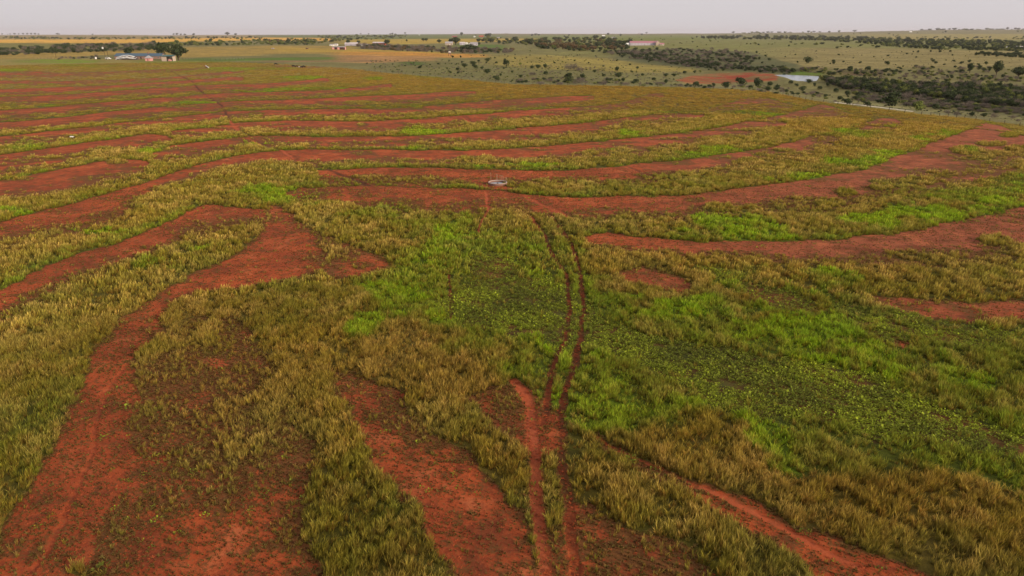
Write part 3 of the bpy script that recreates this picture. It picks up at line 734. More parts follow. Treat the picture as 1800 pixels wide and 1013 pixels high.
grass_zone('tall_grass', 420, 660, .30, c_far, 1.9, 'faint distant tussocks of the field just below the farmyard', .55)

def small_zone(name, r0, r1, dens, label):
    x, y = sample(r0, r1, dens, 55 if r0 < 50 else 42)
    q = survey(x, y)
    nn = fbm(x / 1.6, y / 1.6, 401, 3)
    p = q['field'] * (.7 + 1.2 * np.clip(q['cover'], 0, .5)) * (.25 + .75 * sstep(.3, .5, nn + .3 * q['cover'])) * (1 - q['rut']) * (1 - q['low']) * (q['cover'] < .8)
    m = rng.random(len(x)) < p
    x, y, q = x[m], y[m], sub(q, m); n = len(x)
    sz = rng.uniform(.05, .17, n) * (1 + .8 * q['cover'])
    g = rng.random((n, 1))
    col = np.array(A(100, 66, 40)) * (1 - g) + np.array(A(112, 100, 48)) * g
    tip = np.array(A(140, 92, 56)) * (1 - g) + np.array(A(146, 128, 70)) * g
    print(name, n)
    scatter(name, np.stack([x, y, q['z']], -1), rng.uniform(0, 6.28, n), np.stack([sz * 1.5, sz * 1.5, sz], -1), col, tip, c_small, label)
small_zone('dry_grass_sprigs', 20, 60, 46, 'short dry grass sprigs dotted over the nearest red soil')
small_zone('dry_grass_sprigs', 60, 120, 14, 'short dry grass sprigs dotted over the bare strips of the middle field')
def low_zone():
    x, y = sample(28, 110, 46)
    q = survey(x, y)
    nn = fbm(x / 1.4, y / 1.4, 501, 3)
    m = (rng.random(len(x)) < q['low'] * q['field'] * sstep(.18, .42, nn) * 1.0 + .006 * (q['cover'] < .6) * q['field'])
    x, y, q, nn = x[m], y[m], sub(q, m), nn[m]; n = len(x)
    sz = rng.uniform(.35, 1.0, n) * np.where(rng.random(n) > .93, 1.7, 1) * (.7 + .6 * nn)
    g = np.clip(fbm(x / 3, y / 3, 521, 2) * 1.6 - .4 + rng.normal(0, .15, n), 0, 1)[:, None]
    col = np.array(A(106, 116, 38)) * (1 - g) + np.array(A(158, 172, 42)) * g
    print('low', n)
    scatter('leafy_ground_cover', np.stack([x, y, q['z']], -1), rng.uniform(0, 6.28, n), np.stack([sz, sz, sz], -1), col, col * 1.3, c_low, 'low leafy green weeds covering the hollow beside the wheel ruts')
low_zone()
def clods():
    obs = []
    for k in range(4):
        V = []; Fc = []
        for c in range(5):
            ox, oy, rr_ = R.uniform(-.6, .6), R.uniform(-.6, .6), R.uniform(.12, .4); n0 = len(V); sg = 6
            for j, (rz, zz) in enumerate(((1.0, -.1), (.95, .35), (.5, .75))):
                for i in range(sg):
                    a = 6.283 * i / sg + j * .4; q = rr_ * rz * R.uniform(.75, 1.2); V.append((ox + q * math.cos(a), oy + q * math.sin(a), rr_ * zz))
            for j in range(2):
                for i in range(sg): Fc.append((n0 + j * sg + i, n0 + j * sg + (i + 1) % sg, n0 + (j + 1) * sg + (i + 1) % sg, n0 + (j + 1) * sg + i))
            Fc.append(tuple(n0 + 2 * sg + i for i in range(sg)))
        me = mesh_from('clod', V, Fc, [GM], dict(hh=[.5] * len(V), bv=[1.0] * len(V))); obs.append(bpy.data.objects.new('clod', me))
    c = coll('clods', obs)
    x, y = sample(20, 75, 16, 55); q = survey(x, y)
    m = (rng.random(len(x)) < (1 - q['cover']) * q['field'] * (1 - q['low']) * sstep(.35, .6, fbm(x / 2.5, y / 2.5, 811, 3))) & (q['cover'] < .6)
    x, y, q = x[m], y[m], sub(q, m); n = len(x); sz = rng.uniform(.04, .13, n)
    col = np.array(A(172, 88, 52)) * rng.uniform(.6, 1.25, (n, 1))
    o = scatter('soil_clods', np.stack([x, y, q['z']], -1), rng.uniform(0, 6.28, n), np.stack([sz, sz, sz * .7], -1), col, col, c, 'small red clods and crumbs of earth over the bare soil'); o['category'] = 'soil'
clods()

# ------------------------------------------------------------------ shape helpers
class MB:
    def __init__(s): s.V = []; s.F = []; s.M = []; s.S = []
    def quad(s, a, b, c, d, m=0):
        n = len(s.V); s.V += [tuple(a), tuple(b), tuple(c), tuple(d)]; s.F.append((n, n + 1, n + 2, n + 3)); s.M.append(m)
    def poly(s, pts, m=0):
        n = len(s.V); s.V += [tuple(p) for p in pts]; s.F.append(tuple(range(n, n + len(pts)))); s.M.append(m)
    def box(s, x0, x1, y0, y1, z0, z1, m=0):
        n = len(s.V)
        s.V += [(x0, y0, z0), (x1, y0, z0), (x1, y1, z0), (x0, y1, z0), (x0, y0, z1), (x1, y0, z1), (x1, y1, z1), (x0, y1, z1)]
        for f in ((0, 3, 2, 1), (4, 5, 6, 7), (0, 1, 5, 4), (1, 2, 6, 5), (2, 3, 7, 6), (3, 0, 4, 7)):
            s.F.append(tuple(n + i for i in f)); s.M.append(m)
    def prism(s, prof, y0, y1, m=0, axis='y'):
        n = len(s.V); k = len(prof)
        for yy in (y0, y1):
            for a, b in prof: s.V.append((a, yy, b) if axis == 'y' else (yy, a, b))
        s.F.append(tuple(n + i for i in range(k))[::-1 if axis == 'x' else 1]); s.M.append(m)
        s.F.append(tuple(n + k + i for i in range(k))[::1 if axis == 'x' else -1]); s.M.append(m)
        for i in range(k):
            j = (i + 1) % k
            f = (n + i, n + k + i, n + k + j, n + j)
            s.F.append(f if axis == 'y' else f[::-1]); s.M.append(m)
    def tube(s, pts, rads, seg=6, m=0, cap=True):
        n0 = len(s.V); P = [Vector(p) for p in pts]
        for i, p in enumerate(P):
            d = (P[min(i + 1, len(P) - 1)] - P[max(i - 1, 0)]).normalized()
            u = d.cross(Vector((0, 0, 1)) if abs(d.z) < .9 else Vector((1, 0, 0))).normalized(); v = d.cross(u)
            r = rads[i] if hasattr(rads, '__len__') else rads
            for k in range(seg):
                a = 2 * math.pi * k / seg; s.V.append(tuple(p + u * r * math.cos(a) + v * r * math.sin(a)))
        for i in range(len(P) - 1):
            for k in range(seg):
                k2 = (k + 1) % seg
                s.F.append((n0 + i * seg + k, n0 + i * seg + k2, n0 + (i + 1) * seg + k2, n0 + (i + 1) * seg + k)); s.M.append(m)
        if cap:
            s.F.append(tuple(n0 + k for k in range(seg))[::-1]); s.M.append(m)
            s.F.append(tuple(n0 + (len(P) - 1) * seg + k for k in range(seg))); s.M.append(m)
    def build(s, name, mats, parent=None, smooth=False):
        if not isinstance(mats, (list, tuple)): mats = [mats]
        me = mesh_from(name, s.V, s.F, mats, None, s.M, smooth)
        return link(bpy.data.objects.new(name, me), parent)
def empty(name, loc, rz=0, label=None, cat=None, group=None, scale=1):
    o = link(bpy.data.objects.new(name, None)); o.location = loc; o.rotation_euler = (0, 0, rz); o.scale = (scale,) * 3
    o.empty_display_size = .5
    return tag(o, label, cat, group)
def ico(cx, cy, cz, r, n=10): return None

# foliage
def leaf_mat(name, c1, c2, c3):
    m, t, b = mat(name, .8, .1)
    P = N(t, 'ShaderNodeTexCoord').outputs['Object']
    oi = N(t, 'ShaderNodeObjectInfo')
    v = N(t, 'ShaderNodeAttribute', attribute_name='bv')
    n = nz(t, P, .9, 3)
    c = mixc(t, rng_(t, n, .35, .65, 0, 1), c1, c2)
    c = mixc(t, mth(t, 'MULTIPLY', oi.outputs['Random'], .6), c, c3)
    sc = N(t, 'ShaderNodeVectorMath', operation='SCALE'); t.links.new(c, sc.inputs[0]); t.links.new(v.outputs['Fac'], sc.inputs['Scale'])
    t.links.new(sc.outputs[0], b.inputs['Base Color'])
    tr = N(t, 'ShaderNodeBsdfTranslucent'); t.links.new(sc.outputs[0], tr.inputs['Color'])
    mx = N(t, 'ShaderNodeMixShader'); mx.inputs[0].default_value = .2
    t.links.new(b.outputs[0], mx.inputs[1]); t.links.new(tr.outputs[0], mx.inputs[2]); t.links.new(mx.outputs[0], t.nodes['Material Output'].inputs['Surface'])
    return m
LD = leaf_mat('leaf_dark', A(66, 76, 46), A(52, 64, 40), A(76, 84, 54))
LO = leaf_mat('leaf_olive', A(112, 120, 62), A(94, 106, 54), A(130, 128, 70))
LG = leaf_mat('twig_grey', A(116, 106, 96), A(96, 90, 82), A(128, 114, 102))
LB = leaf_mat('leaf_brown', A(120, 96, 66), A(96, 84, 58), A(104, 92, 60))
BARK = simple('bark', A(84, 70, 58), .95, .05, .3, 8)
def crown_mesh(name, w, h, z0, nleaf, ls, lobes, R, mats, flat=0.0, twig=False):
    """many leaf clumps spread through a few irregular lobes"""
    L = []
    for k in range(lobes):
        a = R.random() * 6.28; q = R.uniform(.1, .62) * w / 2
        r = R.uniform(.28, .5) * min(w, h * 1.2) / 2 * 1.25
        L.append((q * math.cos(a), q * math.sin(a), z0 + h * R.uniform(.3, .78), r, r * R.uniform(.7, 1.0)))
    L.append((0, 0, z0 + h * .5, w * .33, h * .45))
    V = []; Fc = []; bv = []; tot = sum(l[3] for l in L)
    for l in L:
        for k in range(int(nleaf * l[3] / tot)):
            d = Vector((R.gauss(0, 1), R.gauss(0, 1), R.gauss(0, 1))).normalized()
            q = R.uniform(.55, 1.08)
            c = Vector((l[0] + d.x * l[3] * q, l[1] + d.y * l[3] * q, l[2] + d.z * l[4] * q))
            if c.z < z0 * .8: c.z = z0 * .8 + R.random() * .2 * h
            nrm = (d + Vector((R.gauss(0, .5), R.gauss(0, .5), R.gauss(0, .5)))).normalized()
            u = nrm.cross(Vector((R.gauss(0, 1), R.gauss(0, 1), R.gauss(0, 1)))).normalized(); v = nrm.cross(u)
            s = ls * R.uniform(.55, 1.35); n0 = len(V)
            b = R.uniform(.7, 1.3)
            if twig:
                u = (d + Vector((0, 0, .8)) + Vector((R.gauss(0, .4), R.gauss(0, .4), 0))).normalized(); v = u.cross(Vector((R.gauss(0, 1), R.gauss(0, 1), 0))).normalized()
                V += [c - v * s * .06, c + v * s * .06, c + u * s * 1.6]; bv += [b] * 3; Fc.append((n0, n0 + 1, n0 + 2))
            else:
                V += [c - u * s, c - v * s * .7, c + u * s * .9, c + v * s * .75]; bv += [b] * 4; Fc.append((n0, n0 + 1, n0 + 2, n0 + 3))
    return mesh_from(name, V, Fc, mats, dict(bv=bv))
def trunk_mesh(name, h, r, spread, n, R):
    m = MB()
    m.tube([(0, 0, -.3), (R.uniform(-.1, .1), 0, h * .35), (R.uniform(-.3, .3), R.uniform(-.2, .2), h * .7)], [r, r * .75, r * .45], 6)
    for k in range(n):
        a = k * 6.28 / n + R.random(); z = h * R.uniform(.2, .5)
        m.tube([(0, 0, z), (math.cos(a) * spread * .5, math.sin(a) * spread * .5, z + h * .2), (math.cos(a) * spread, math.sin(a) * spread, z + h * .38)], [r * .5, r * .32, r * .12], 4)
    return mesh_from(name, m.V, m.F, [BARK])
R = random.Random(11)
SH = {}
for kind, mt, tw in (('dark', LD, False), ('olive', LO, False), ('grey', LG, True), ('brown', LB, False)):
    SH[kind] = [crown_mesh('shrub_' + kind, 1.0, .72 if k else .9, .04, 520 if not tw else 480, .062 if not tw else .16, 6, R, [mt], twig=tw) for k in range(4)]
TR = {}
for kind, mt in (('dark', LD), ('olive', LO)):
    TR[kind] = [(crown_mesh('crown', 1.0, .82, .2, 1100, .052, 9, R, [mt]), trunk_mesh('trunk', .7, .045, .25, 5, R)) for k in range(3)]
TR['brown'] = [(crown_mesh('crown', 1.0, .75, .18, 900, .055, 8, R, [LB]), trunk_mesh('trunk', .6, .04, .25, 5, R)) for k in range(2)]

def shrub(px, py, wpx, label, group, kind='dark', hk=1.0, name='shrub'):
    x, y, z, s = ground_pt(px, py)
    W = wpx * s
    o = link(bpy.data.objects.new(name, R.choice(SH[kind])))
    o.location = (x, y, z - .05 * W); o.scale = (W * 1.2, W * R.uniform(.8, 1.1), W * hk * R.uniform(.9, 1.1)); o.rotation_euler = (0, 0, R.choice((0, .35, -.3, 3.1, 2.8)))
    return tag(o, label, 'shrub', group)
def tree(px, py, wpx, hpx, label, kind='dark', group=None, name='tree'):
    x, y, z, s = ground_pt(px, py)
    W = wpx * s * 1.2; Hh = hpx * s * 1.1
    c, t = R.choice(TR[kind])
    o = empty(name, (x, y, z - .1), R.uniform(-.4, .4), label, 'tree', group)
    for nm, me in (('trunk', t), ('crown', c)):
        p = link(bpy.data.objects.new(nm, me), o); p.scale = (W, W, Hh * 1.0)
    return o

# --- single shrubs of the rangeland
G1 = 'dark shrubs dotted over the pale pasture beyond the creek'
L1 = 'small dark rounded pasture shrub beyond the creek'
for a in [(1585,92,2.5),(1594,96,4),(1603,96.5,3),(1605,92,3),(1613,93,6),(1636,92,5.5),(1651.5,92.5,6.5),(1670.5,92,5),(1674,98.5,3.5),(1610,102,4),(1730.5,99,5),(1574,115,3),(1587,118,3.5),(1610,119,7),
          (1637,105.5,5),(1640,109.5,7),(1644,112.5,7),(1663,107,3),(1676,109,6),(1690,113,7),(1703.5,110.5,7),(1719.5,115.5,6),(1474,97.5,5),(1471,86,5),(1464,109,7),(1465,113,8),(1459,113,4),(1482,110,5),(1402,111,5),(1435,91,3),
          (1330,94,6),(1334,105,7),(1345,100,5),(1340,112,5),(1352,107,6),(1358,118,6),(1312,103,4),(1380,101,3),(1398,97,3),(1500,103,3),(1515,98,2.5),(1536,101,3),(1553,106,3),(1660,115,5),(1678,119,5),(1575,126,6),(1650,124,5),(1632,128,6),(1668,129,6)]:
    shrub(*a, L1, G1)
L1b = {'big': 'wide dark shrub clump on the pale pasture, larger than the dots around it'}
for a, lb in [((1715,98,7.5), 'left one of two dark shrubs touching on the far right pasture'), ((1721,97,6.5), 'right one of two dark shrubs touching on the far right pasture'), ((1559,114.5,9.5), 'flat dark shrub alone low on the pale pasture right of the pond'),
              ((1733.5,114,8.5), 'dark round shrub on the pasture just above the tall trees at far right')]:
    shrub(*a, lb, G1)
G2 = 'dark shrubs on the sloping scrubland left of the creek'
L2 = 'small dark shrub on the greenish scrub slope beyond the field edge'
for a in [(915,114,6),(974,112,5),(989,110,4),(981,122,4),(960,132,10),(1025,140,14),(1000,146,14),(1087,137,12),(1062,135,8),(1107,115,5),(1170,135,8),(1185,135,7),(977,90,3),(932,91,3),(1047,100,3),(1204,130,8),(1221,129,6),(1231,128,5),
          (739,121,8),(791,129,6),(806,130,6),(805,124,8),(817,119,10),(832,115,10),(812,111,5),(810,102,5),(796,102,5),(841,109,6),(857,109,9),(855,112,5),(847,122,6),(834,121,11),(856,130,11),(872,112,6),(887,107,6),(885,122,5),
          (770,114,4),(772,121,3),(786,122,4),(756,115,3),(727,112,3),(935,121,7),(946,121,9),(900,128,5),(915,137,7),(880,134,6),(925,146,8),(945,142,7),(1045,128,7),(1110,128,6),(1130,134,7),(1150,127,5),(1060,118,5),(1035,112,4),(1010,108,4),
          (1085,108,5),(1120,121,6),(1150,142,9),(1170,147,10),(1120,146,10),(1095,144,9),(1068,143,8),(668,118,3),(690,114,3),(702,124,3),(712,117,3),(830,136,4),(800,134,3),(1140,110,4),(870,103,4),(905,104,4),(950,104,4),(905,97,3),(1015,98,3),(850,99,4)]:
    shrub(*a, L2, G2, R.choice(['dark', 'dark', 'dark', 'olive']) if a[2] < 7 else 'dark')
for a, lb in [((891,116,14), 'largest dark shrub clump left of the small lookout hut slope'), ((872,142,13), 'dark flat shrub against the field edge at the foot of the scrub slope'), ((959,120,11), 'dark round shrub standing alone in pale grass on the scrub slope'), ((1000,138,15), 'dark shrub low on the slope above the golden field end'), ((1084,125,11), 'dark shrub halfway up the scrub slope left of the red bank')]:
    shrub(*a, lb, G2)
for a in [(1004,124,26),(1022,125,14),(1018,148,20),(935,133,14),(1160,150,16),(1100,150,14),(950,149,16),(1060,149,14),(985,150,14)]:
    shrub(*a, 'grey leafless brush patch on the scrub slope', 'grey leafless brush patches on the scrub slope', 'grey', .55, 'brush')
G3 = 'shrubs along the gully and field edge below the red bank'
L3 = 'dark bushy shrub in the scrub between the field edge and the pond'
for a in [(1275,155,13),(1222,153,14),(1246,154,8),(1389,148,10),(1422,147,10),(1410,161,11),(1383,163,8),(1365,158,14),(1457,133,8),(1300,146,10),(1338,147,9),(1352,152,12),(1440,158,10),(1470,163,11),(1490,169,13),(1475,176,11),(1450,171,9),(1437,167,8),
          (1505,176,12),(1350,160,10),(1320,157,10),(1330,141,6),(1400,152,8),(1432,152,8),(1455,152,9)]:
    shrub(*a, L3, G3)
for a, lb in [((1300,151,20), 'broad dark bush right below the red earth bank'), ((1332,154,20), 'broad grey green bush below the right end of the red bank'), ((1487,184,17), 'tall dark bush at the bend of the field edge fence'), ((1524,187,13), 'dark bush left of two beside the pale track at the field edge'),
              ((1565,190,32), 'widest dark bush beside the pale track at the field edge'), ((1615,194,22), 'round olive bush with open grey twigs at the field edge'), ((1645,193,15), 'low green bush right of the open twiggy one'), ((1718,193,8), 'small dark bush below the grey brush at far right'),
              ((1707.5,205,11), 'left one of two dark round bushes outside the field corner'), ((1729,206,10), 'right one of two dark round bushes outside the field corner'), ((1798,204,6), 'dark bush cut by the right edge above the field corner')]:
    shrub(*a, lb, G3, 'dark' if 'olive' not in lb else 'olive')
for a in [(1748,209,12),(1780,209,10),(1789,214,8),(1680,203,12),(1665,200,10)]:
    shrub(*a, 'bare grey twiggy bush outside the field corner', 'bare twiggy bushes outside the field corner', 'grey', .9, 'brush')
for a, lb in [((1493,124,11), 'dark bush left end of the row beyond the pond'), ((1524,125,12), 'dark bush between the pond and the red gully'), ((1559,127,11), 'dark round bush at the head of the grey brush'), ((1569,129,9), 'smaller dark bush touching the grey brush'), ((1420,112,14), 'wide flat dark bush above the pond'),
              ((1691,129,11), 'dark bush left of the pointed tree at far right'), ((1720,123,11), 'grey green bush between the two tall trees at far right'), ((1730,126,8), 'left one of two small dark bushes between the tall trees'), ((1738,126,7), 'right one of two small dark bushes between the tall trees'), ((1762,137,9), 'dark bush below the tall round tree at far right'),
              ((1512,112,6), 'small dark bush between the pasture and the gully')]:
    shrub(*a, lb, 'bushes beyond the pond')
# --- the few true trees
tree(1751, 132, 17, 21, 'tall round dark tree rising beyond the creek at far right')
tree(1704, 128, 13, 15, 'pointed dark tree beside the dark bushes beyond the creek')
tree(1790, 136, 24, 16, 'broad dark tree touching the right edge beyond the creek')
tree(286, 102.5, 27, 24, 'big dark tree directly behind the teal roofed shed')
tree(314, 106.5, 28, 24, 'big dark tree standing in the open right of the teal roofed shed')
tree(229, 98, 16, 13, 'dark tree showing above the left end of the blue roof')
for a in [(749,73,7,5),(744,73,6,5),(715,74,3,4),(772,76.5,7,6),(858,67.5,11,7.5),(811,64,6,6)]:
    tree(*a, 'lone green tree on the far golden field', group='lone trees on the far golden field')
tree(612, 80, 8, 9, 'dark tree left of the grey roofed farm sheds')
tree(630, 78, 7, 6, 'dark tree on the right end of the grey roofed farm sheds')
tree(792, 77, 9, 8, 'dark tree behind the left white farmhouse'); tree(801, 79, 14, 12, 'large dark tree between the white farmhouses'); tree(680, 80, 12, 9, 'dark tree at the right end of the red barn')
tree(842, 80, 5, 5, 'small dark tree in front of the right white farmhouse'); tree(840, 73, 8, 4, 'low dark tree above the right white farmhouse')
tree(825, 92, 26, 12, 'wide dark tree in the creek below the white farmhouses', 'dark')
for a in [(1108,75,8,5),(1080,74,10,7),(1060,72,10,7),(1046,70,12,7),(1030,72,10,6),(1015,71,9,5),(996,70,9,5),(975,71,12,5),(1072,79,14,8),(1095,82,14,9),(1050,84,14,9),(1030,86,12,7),(930,79,11,9),(905,74,10,8),(952,80,9,7)]:
    tree(*a, 'dark green tree in the grove left of the long pink roofed house', group='trees of the creek grove')
for a in [(955,84,14,9),(972,86,16,10),(990,87,17,11),(1008,88,16,10),(1026,89,15,10),(1043,89,14,8),(1000,82,14,7),(980,80,13,7)]:
    tree(*a, 'brown leafless tree at the front of the creek grove', 'brown', 'brown trees of the creek grove')

# horizon trees and far hedges, each tree its own
LH = 'tiny far tree silhouetted on the horizon'; GH = 'tiny trees along the horizon'
hz = [(4,61.3,3),(14,61.3,2),(18,61.2,3),(26,61.2,4),(33,61.2,3),(41,61.3,4),(48,61.3,4),(55,61.2,4),(62,61.3,4),(68,61.3,3),(101,61.4,4),(104,61.3,3),(163,61.9,3),(306,62.2,4),(311,62.4,5),(318,62.4,4),(325,62.6,4),(341,62.8,5),(400,62.6,7),(414,62.8,5),
      (634,60.6,3),(648,60.4,3),(686,61.2,3),(690,61.2,4),(695,61.2,4),(712,61,4),(714,61.2,3),(836,60.6,3),(874,60.8,3),(880,60.8,3),(888,60.8,4),(892,60.8,4),(935,61,5),(941,61,5),(947,61,4),(974,60.8,5),(980,60.8,4),(992,60.8,4),(1000,61,4),(1069,60.8,5),(1091,60.8,5),
      (1098,60.8,4),(1110,60.6,5),(1128,60.6,4),(1136,60.8,4),(1190,60.2,4),(1225,60.2,4)]
for a in hz: tree(a[0], a[1] + .3, a[2], a[2] * .75, LH, group=GH)
for k in range(58):
    px = 1340 + k * 8.2 + R.uniform(-3, 3); t = (px - 1340) / 460
    tree(px, 60.6 - 1.6 * t + R.uniform(-.2, .3), R.uniform(4, 8), R.uniform(1.6, 3.0) + 1.2 * t, 'far grey green tree in the wooded skyline at right', group='trees of the wooded right skyline')

# ------------------------------------------------------------------ masses of brush nobody could count
def veil(name, label, parts, seed, cat='brush'):
    r = np.random.default_rng(seed); P = []; Sx = []; K = []
    for poly, per, wpx, kinds, hk in parts:
        poly = [tuple(map(float, p)) for p in poly]
        xs = [p[0] for p in poly]; ys = [p[1] for p in poly]
        ar = (max(xs) - min(xs)) * (max(ys) - min(ys)); n = int(ar / per)
        X = r.uniform(min(xs), max(xs), n); Y = r.uniform(min(ys), max(ys), n)
        m = inpoly(X, Y, poly); X, Y = X[m], Y[m]
        cl = fbm(X / 14, Y / 3.5, seed + 3, 3)
        m = r.random(len(X)) < sstep(.25, .5, cl); X, Y = X[m], Y[m]
        x, y, z = to_ground(X, Y, hgt); _, _, dep = project(x, y, z)
        W = r.uniform(.6, 1.3, len(X)) * wpx * dep / F_
        kk = r.choice(len(kinds), len(X)) if len(kinds) else 0
        P.append(np.stack([x, y, z - .05 * W], -1)); Sx.append(np.stack([W, W, W * hk * r.uniform(.7, 1.2, len(X))], -1))
        K.append(np.array([{'dark': 0, 'olive': 1, 'grey': 2, 'brown': 3}[kinds[i]] for i in kk], int))
    P = np.vstack(P); Sx = np.vstack(Sx); K = np.concatenate(K)
    n = len(P); me = bpy.data.meshes.new(name); me.vertices.add(n); me.vertices.foreach_set('co', P.ravel().astype(np.float32))
    a = me.attributes.new('scl', 'FLOAT_VECTOR', 'POINT'); a.data.foreach_set('vector', Sx.ravel().astype(np.float32))
    r3 = np.zeros((n, 3)); r3[:, 2] = r.uniform(0, 6.28, n)
    a = me.attributes.new('rot', 'FLOAT_VECTOR', 'POINT'); a.data.foreach_set('vector', r3.ravel().astype(np.float32))
    a = me.attributes.new('idx', 'INT', 'POINT'); a.data.foreach_set('value', (K * 3 + r.integers(0, 3, n)).astype(np.int32))
    o = link(bpy.data.objects.new(name, me))
    g = bpy.data.node_groups.new(name + '_gn', 'GeometryNodeTree')
    g.interface.new_socket('Geometry', in_out='INPUT', socket_type='NodeSocketGeometry'); g.interface.new_socket('Geometry', in_out='OUTPUT', socket_type='NodeSocketGeometry')
    gi, go = N(g, 'NodeGroupInput'), N(g, 'NodeGroupOutput')
    ci = N(g, 'GeometryNodeCollectionInfo'); ci.inputs['Collection'].default_value = C_SH
    ci.inputs['Separate Children'].default_value = True; ci.inputs['Reset Children'].default_value = True
    ip = N(g, 'GeometryNodeInstanceOnPoints'); ip.inputs['Pick Instance'].default_value = True
    def na(nm, ty):
        q = N(g, 'GeometryNodeInputNamedAttribute', data_type=ty); q.inputs['Name'].default_value = nm; return q.outputs['Attribute']
    e2r = N(g, 'FunctionNodeEulerToRotation')
    g.links.new(gi.outputs[0], ip.inputs['Points']); g.links.new(ci.outputs[0], ip.inputs['Instance'])
    g.links.new(na('rot', 'FLOAT_VECTOR'), e2r.inputs[0]); g.links.new(e2r.outputs[0], ip.inputs['Rotation'])
    g.links.new(na('scl', 'FLOAT_VECTOR'), ip.inputs['Scale']); g.links.new(na('idx', 'INT'), ip.inputs['Instance Index']); g.links.new(ip.outputs[0], go.inputs[0])
    md = o.modifiers.new('scatter', 'NODES'); md.node_group = g
    print(name, n)
    return tag(o, label, cat, kind='stuff')
C_SH = bpy.data.collections.new('brush_kinds')
for i, kd in enumerate(('dark', 'olive', 'grey', 'brown')):
    for k in range(3): C_SH.objects.link(bpy.data.objects.new('%02d_brush' % (i * 3 + k), SH[kd][k]))
D, O_, G_, B_ = 'dark', 'olive', 'grey', 'brown'
veil('creek_thicket', 'dense dark thicket filling the creek bed at right', [
    ([(1440,141),(1500,143),(1600,151),(1700,152),(1800,160),(2000,172),(2000,212),(1800,190),(1700,182),(1640,172),(1560,166),(1480,156)], 3.5, 11, [D, D, D, O_, D, G_], 1.0),
    ([(1380,124),(1440,120),(1500,124),(1560,126),(1650,130),(1760,136),(1900,140),(1900,152),(1700,146),(1560,140),(1460,132)], 18, 8, [D, G_, O_], .7)], 21)
veil('grey_brush', 'grey leafless brush in front of the creek thicket', [
    ([(1500,160),(1600,168),(1700,185),(1800,193),(2000,204),(2000,214),(1800,204),(1700,196),(1620,189),(1500,178)], 9, 12, [G_, G_, G_, D, O_], .6),
    ([(1050,140),(1120,143),(1200,150),(1340,152),(1420,160),(1500,180),(1480,186),(1400,170),(1300,160),(1150,153),(1050,149),(880,146),(900,141)], 26, 9, [G_, G_, D, O_], .6),
    ([(1560,120),(1700,118),(1900,122),(1900,134),(1700,130),(1600,132),(1560,130)], 36, 8, [G_, G_, D, O_], .6)], 22)
veil('gully_brush', 'dark and grey brush scattered down the winding gully', [
    ([(1040,90),(1100,89),(1200,86),(1300,90),(1335,100),(1312,118),(1285,127),(1230,122),(1180,112),(1100,103)], 11, 8, [D, D, G_, G_], .65),
    ([(1095,90),(1180,100),(1250,112),(1340,122),(1400,126),(1380,132),(1290,124),(1200,116),(1110,102)], 8, 9, [D, D, D, G_], .7),
    ([(1300,118),(1440,118),(1460,132),(1380,128),(1300,126)], 26, 8, [D, D, G_], .6)], 23)
veil('left_tree_belt', 'long dark belt of trees beyond the farmyard at left', [
    ([(-200,88),(0,88),(50,87),(110,81),(200,79.5),(290,79),(290,87.5),(200,91),(110,94),(50,97),(0,98),(-200,101)], 5, 9, [D, D, D, G_], .75),
    ([(280,77),(350,74),(450,72),(560,74),(560,79),(450,80),(350,81),(280,83)], 9, 8, [O_, O_, D], .7),
    ([(0,66),(150,67),(300,67),(460,66),(460,69),(300,70),(150,70),(0,69.5)], 6, 5, [O_, D], .7),
    ([(100,103),(170,100),(190,101),(190,104.5),(140,105),(100,105)], 10, 6, [D, G_], .7)], 24, 'trees')
veil('creek_belt', 'purple grey brush belt in front of the far farms', [
    ([(625,79),(660,80),(700,83),(760,85),(800,86),(860,88),(900,90),(900,94),(830,95),(760,93),(700,90),(625,86)], 4, 8, [G_, G_, D, B_], .8),
    ([(560,65),(640,65),(720,63),(725,69),(640,71),(560,73)], 7, 6, [O_, O_, D], .7),
    ([(450,70),(560,70),(600,72),(560,77),(450,78)], 9, 7, [O_, D, B_], .7),
    ([(840,70),(900,71),(960,70),(960,79),(900,79),(840,76)], 9, 8, [O_, D], .8),
    ([(900,74),(1040,70),(1110,76),(1110,90),(1040,92),(950,86)], 9, 9, [D, D, B_, O_], .8)], 25)
veil('right_tree_belt', 'dark belt of trees crossing the far plain at right', [
    ([(1230,66.5),(1300,65.5),(1440,66.5),(1520,68),(1560,71),(1650,72),(1800,75),(2000,77),(2000,93),(1800,90.5),(1650,88),(1560,82),(1520,77),(1440,72),(1300,69.5),(1230,68.5)], 3.6, 7, [D, D, D, O_], .8),
    ([(1725,95),(1800,94.5),(2000,94),(2000,103),(1800,102),(1725,99)], 5, 8, [D], .7),
    ([(1300,75),(1440,76),(1560,82),(1560,86),(1440,84),(1300,80)], 40, 6, [O_, D], .7),
    ([(1250,58),(1500,58),(2000,58),(2000,69),(1560,67),(1300,64)], 14, 5, [O_, O_, D], .6),
    ([(1100,68),(1300,68),(1300,84),(1100,72)], 70, 4, [O_, D], .7)], 26, 'trees')
veil('range_scrub', 'low scattered scrub over the open rangeland beyond the field', [
    ([(640,108),(760,104),(900,112),(1060,120),(1200,128),(1200,150),(1060,148),(900,146),(760,132),(640,125)], 14, 3.6, [G_, G_, O_, D], .55),
    ([(820,97),(1000,95),(1100,106),(1240,124),(1100,124),(900,110)], 28, 3.0, [O_, G_, D], .6),
    ([(1330,86),(1900,92),(1900,118),(1330,122)], 60, 2.0, [D, G_], .6),
    ([(1400,164),(1500,182),(1560,190),(1700,205),(1900,225),(1900,212),(1700,198),(1600,186),(1500,170)], 16, 4.5, [G_, O_, D], .5),
    ([(880,62),(1250,62),(1250,84),(1120,84),(1040,66)], 120, 3, [O_, D], .7)], 27)

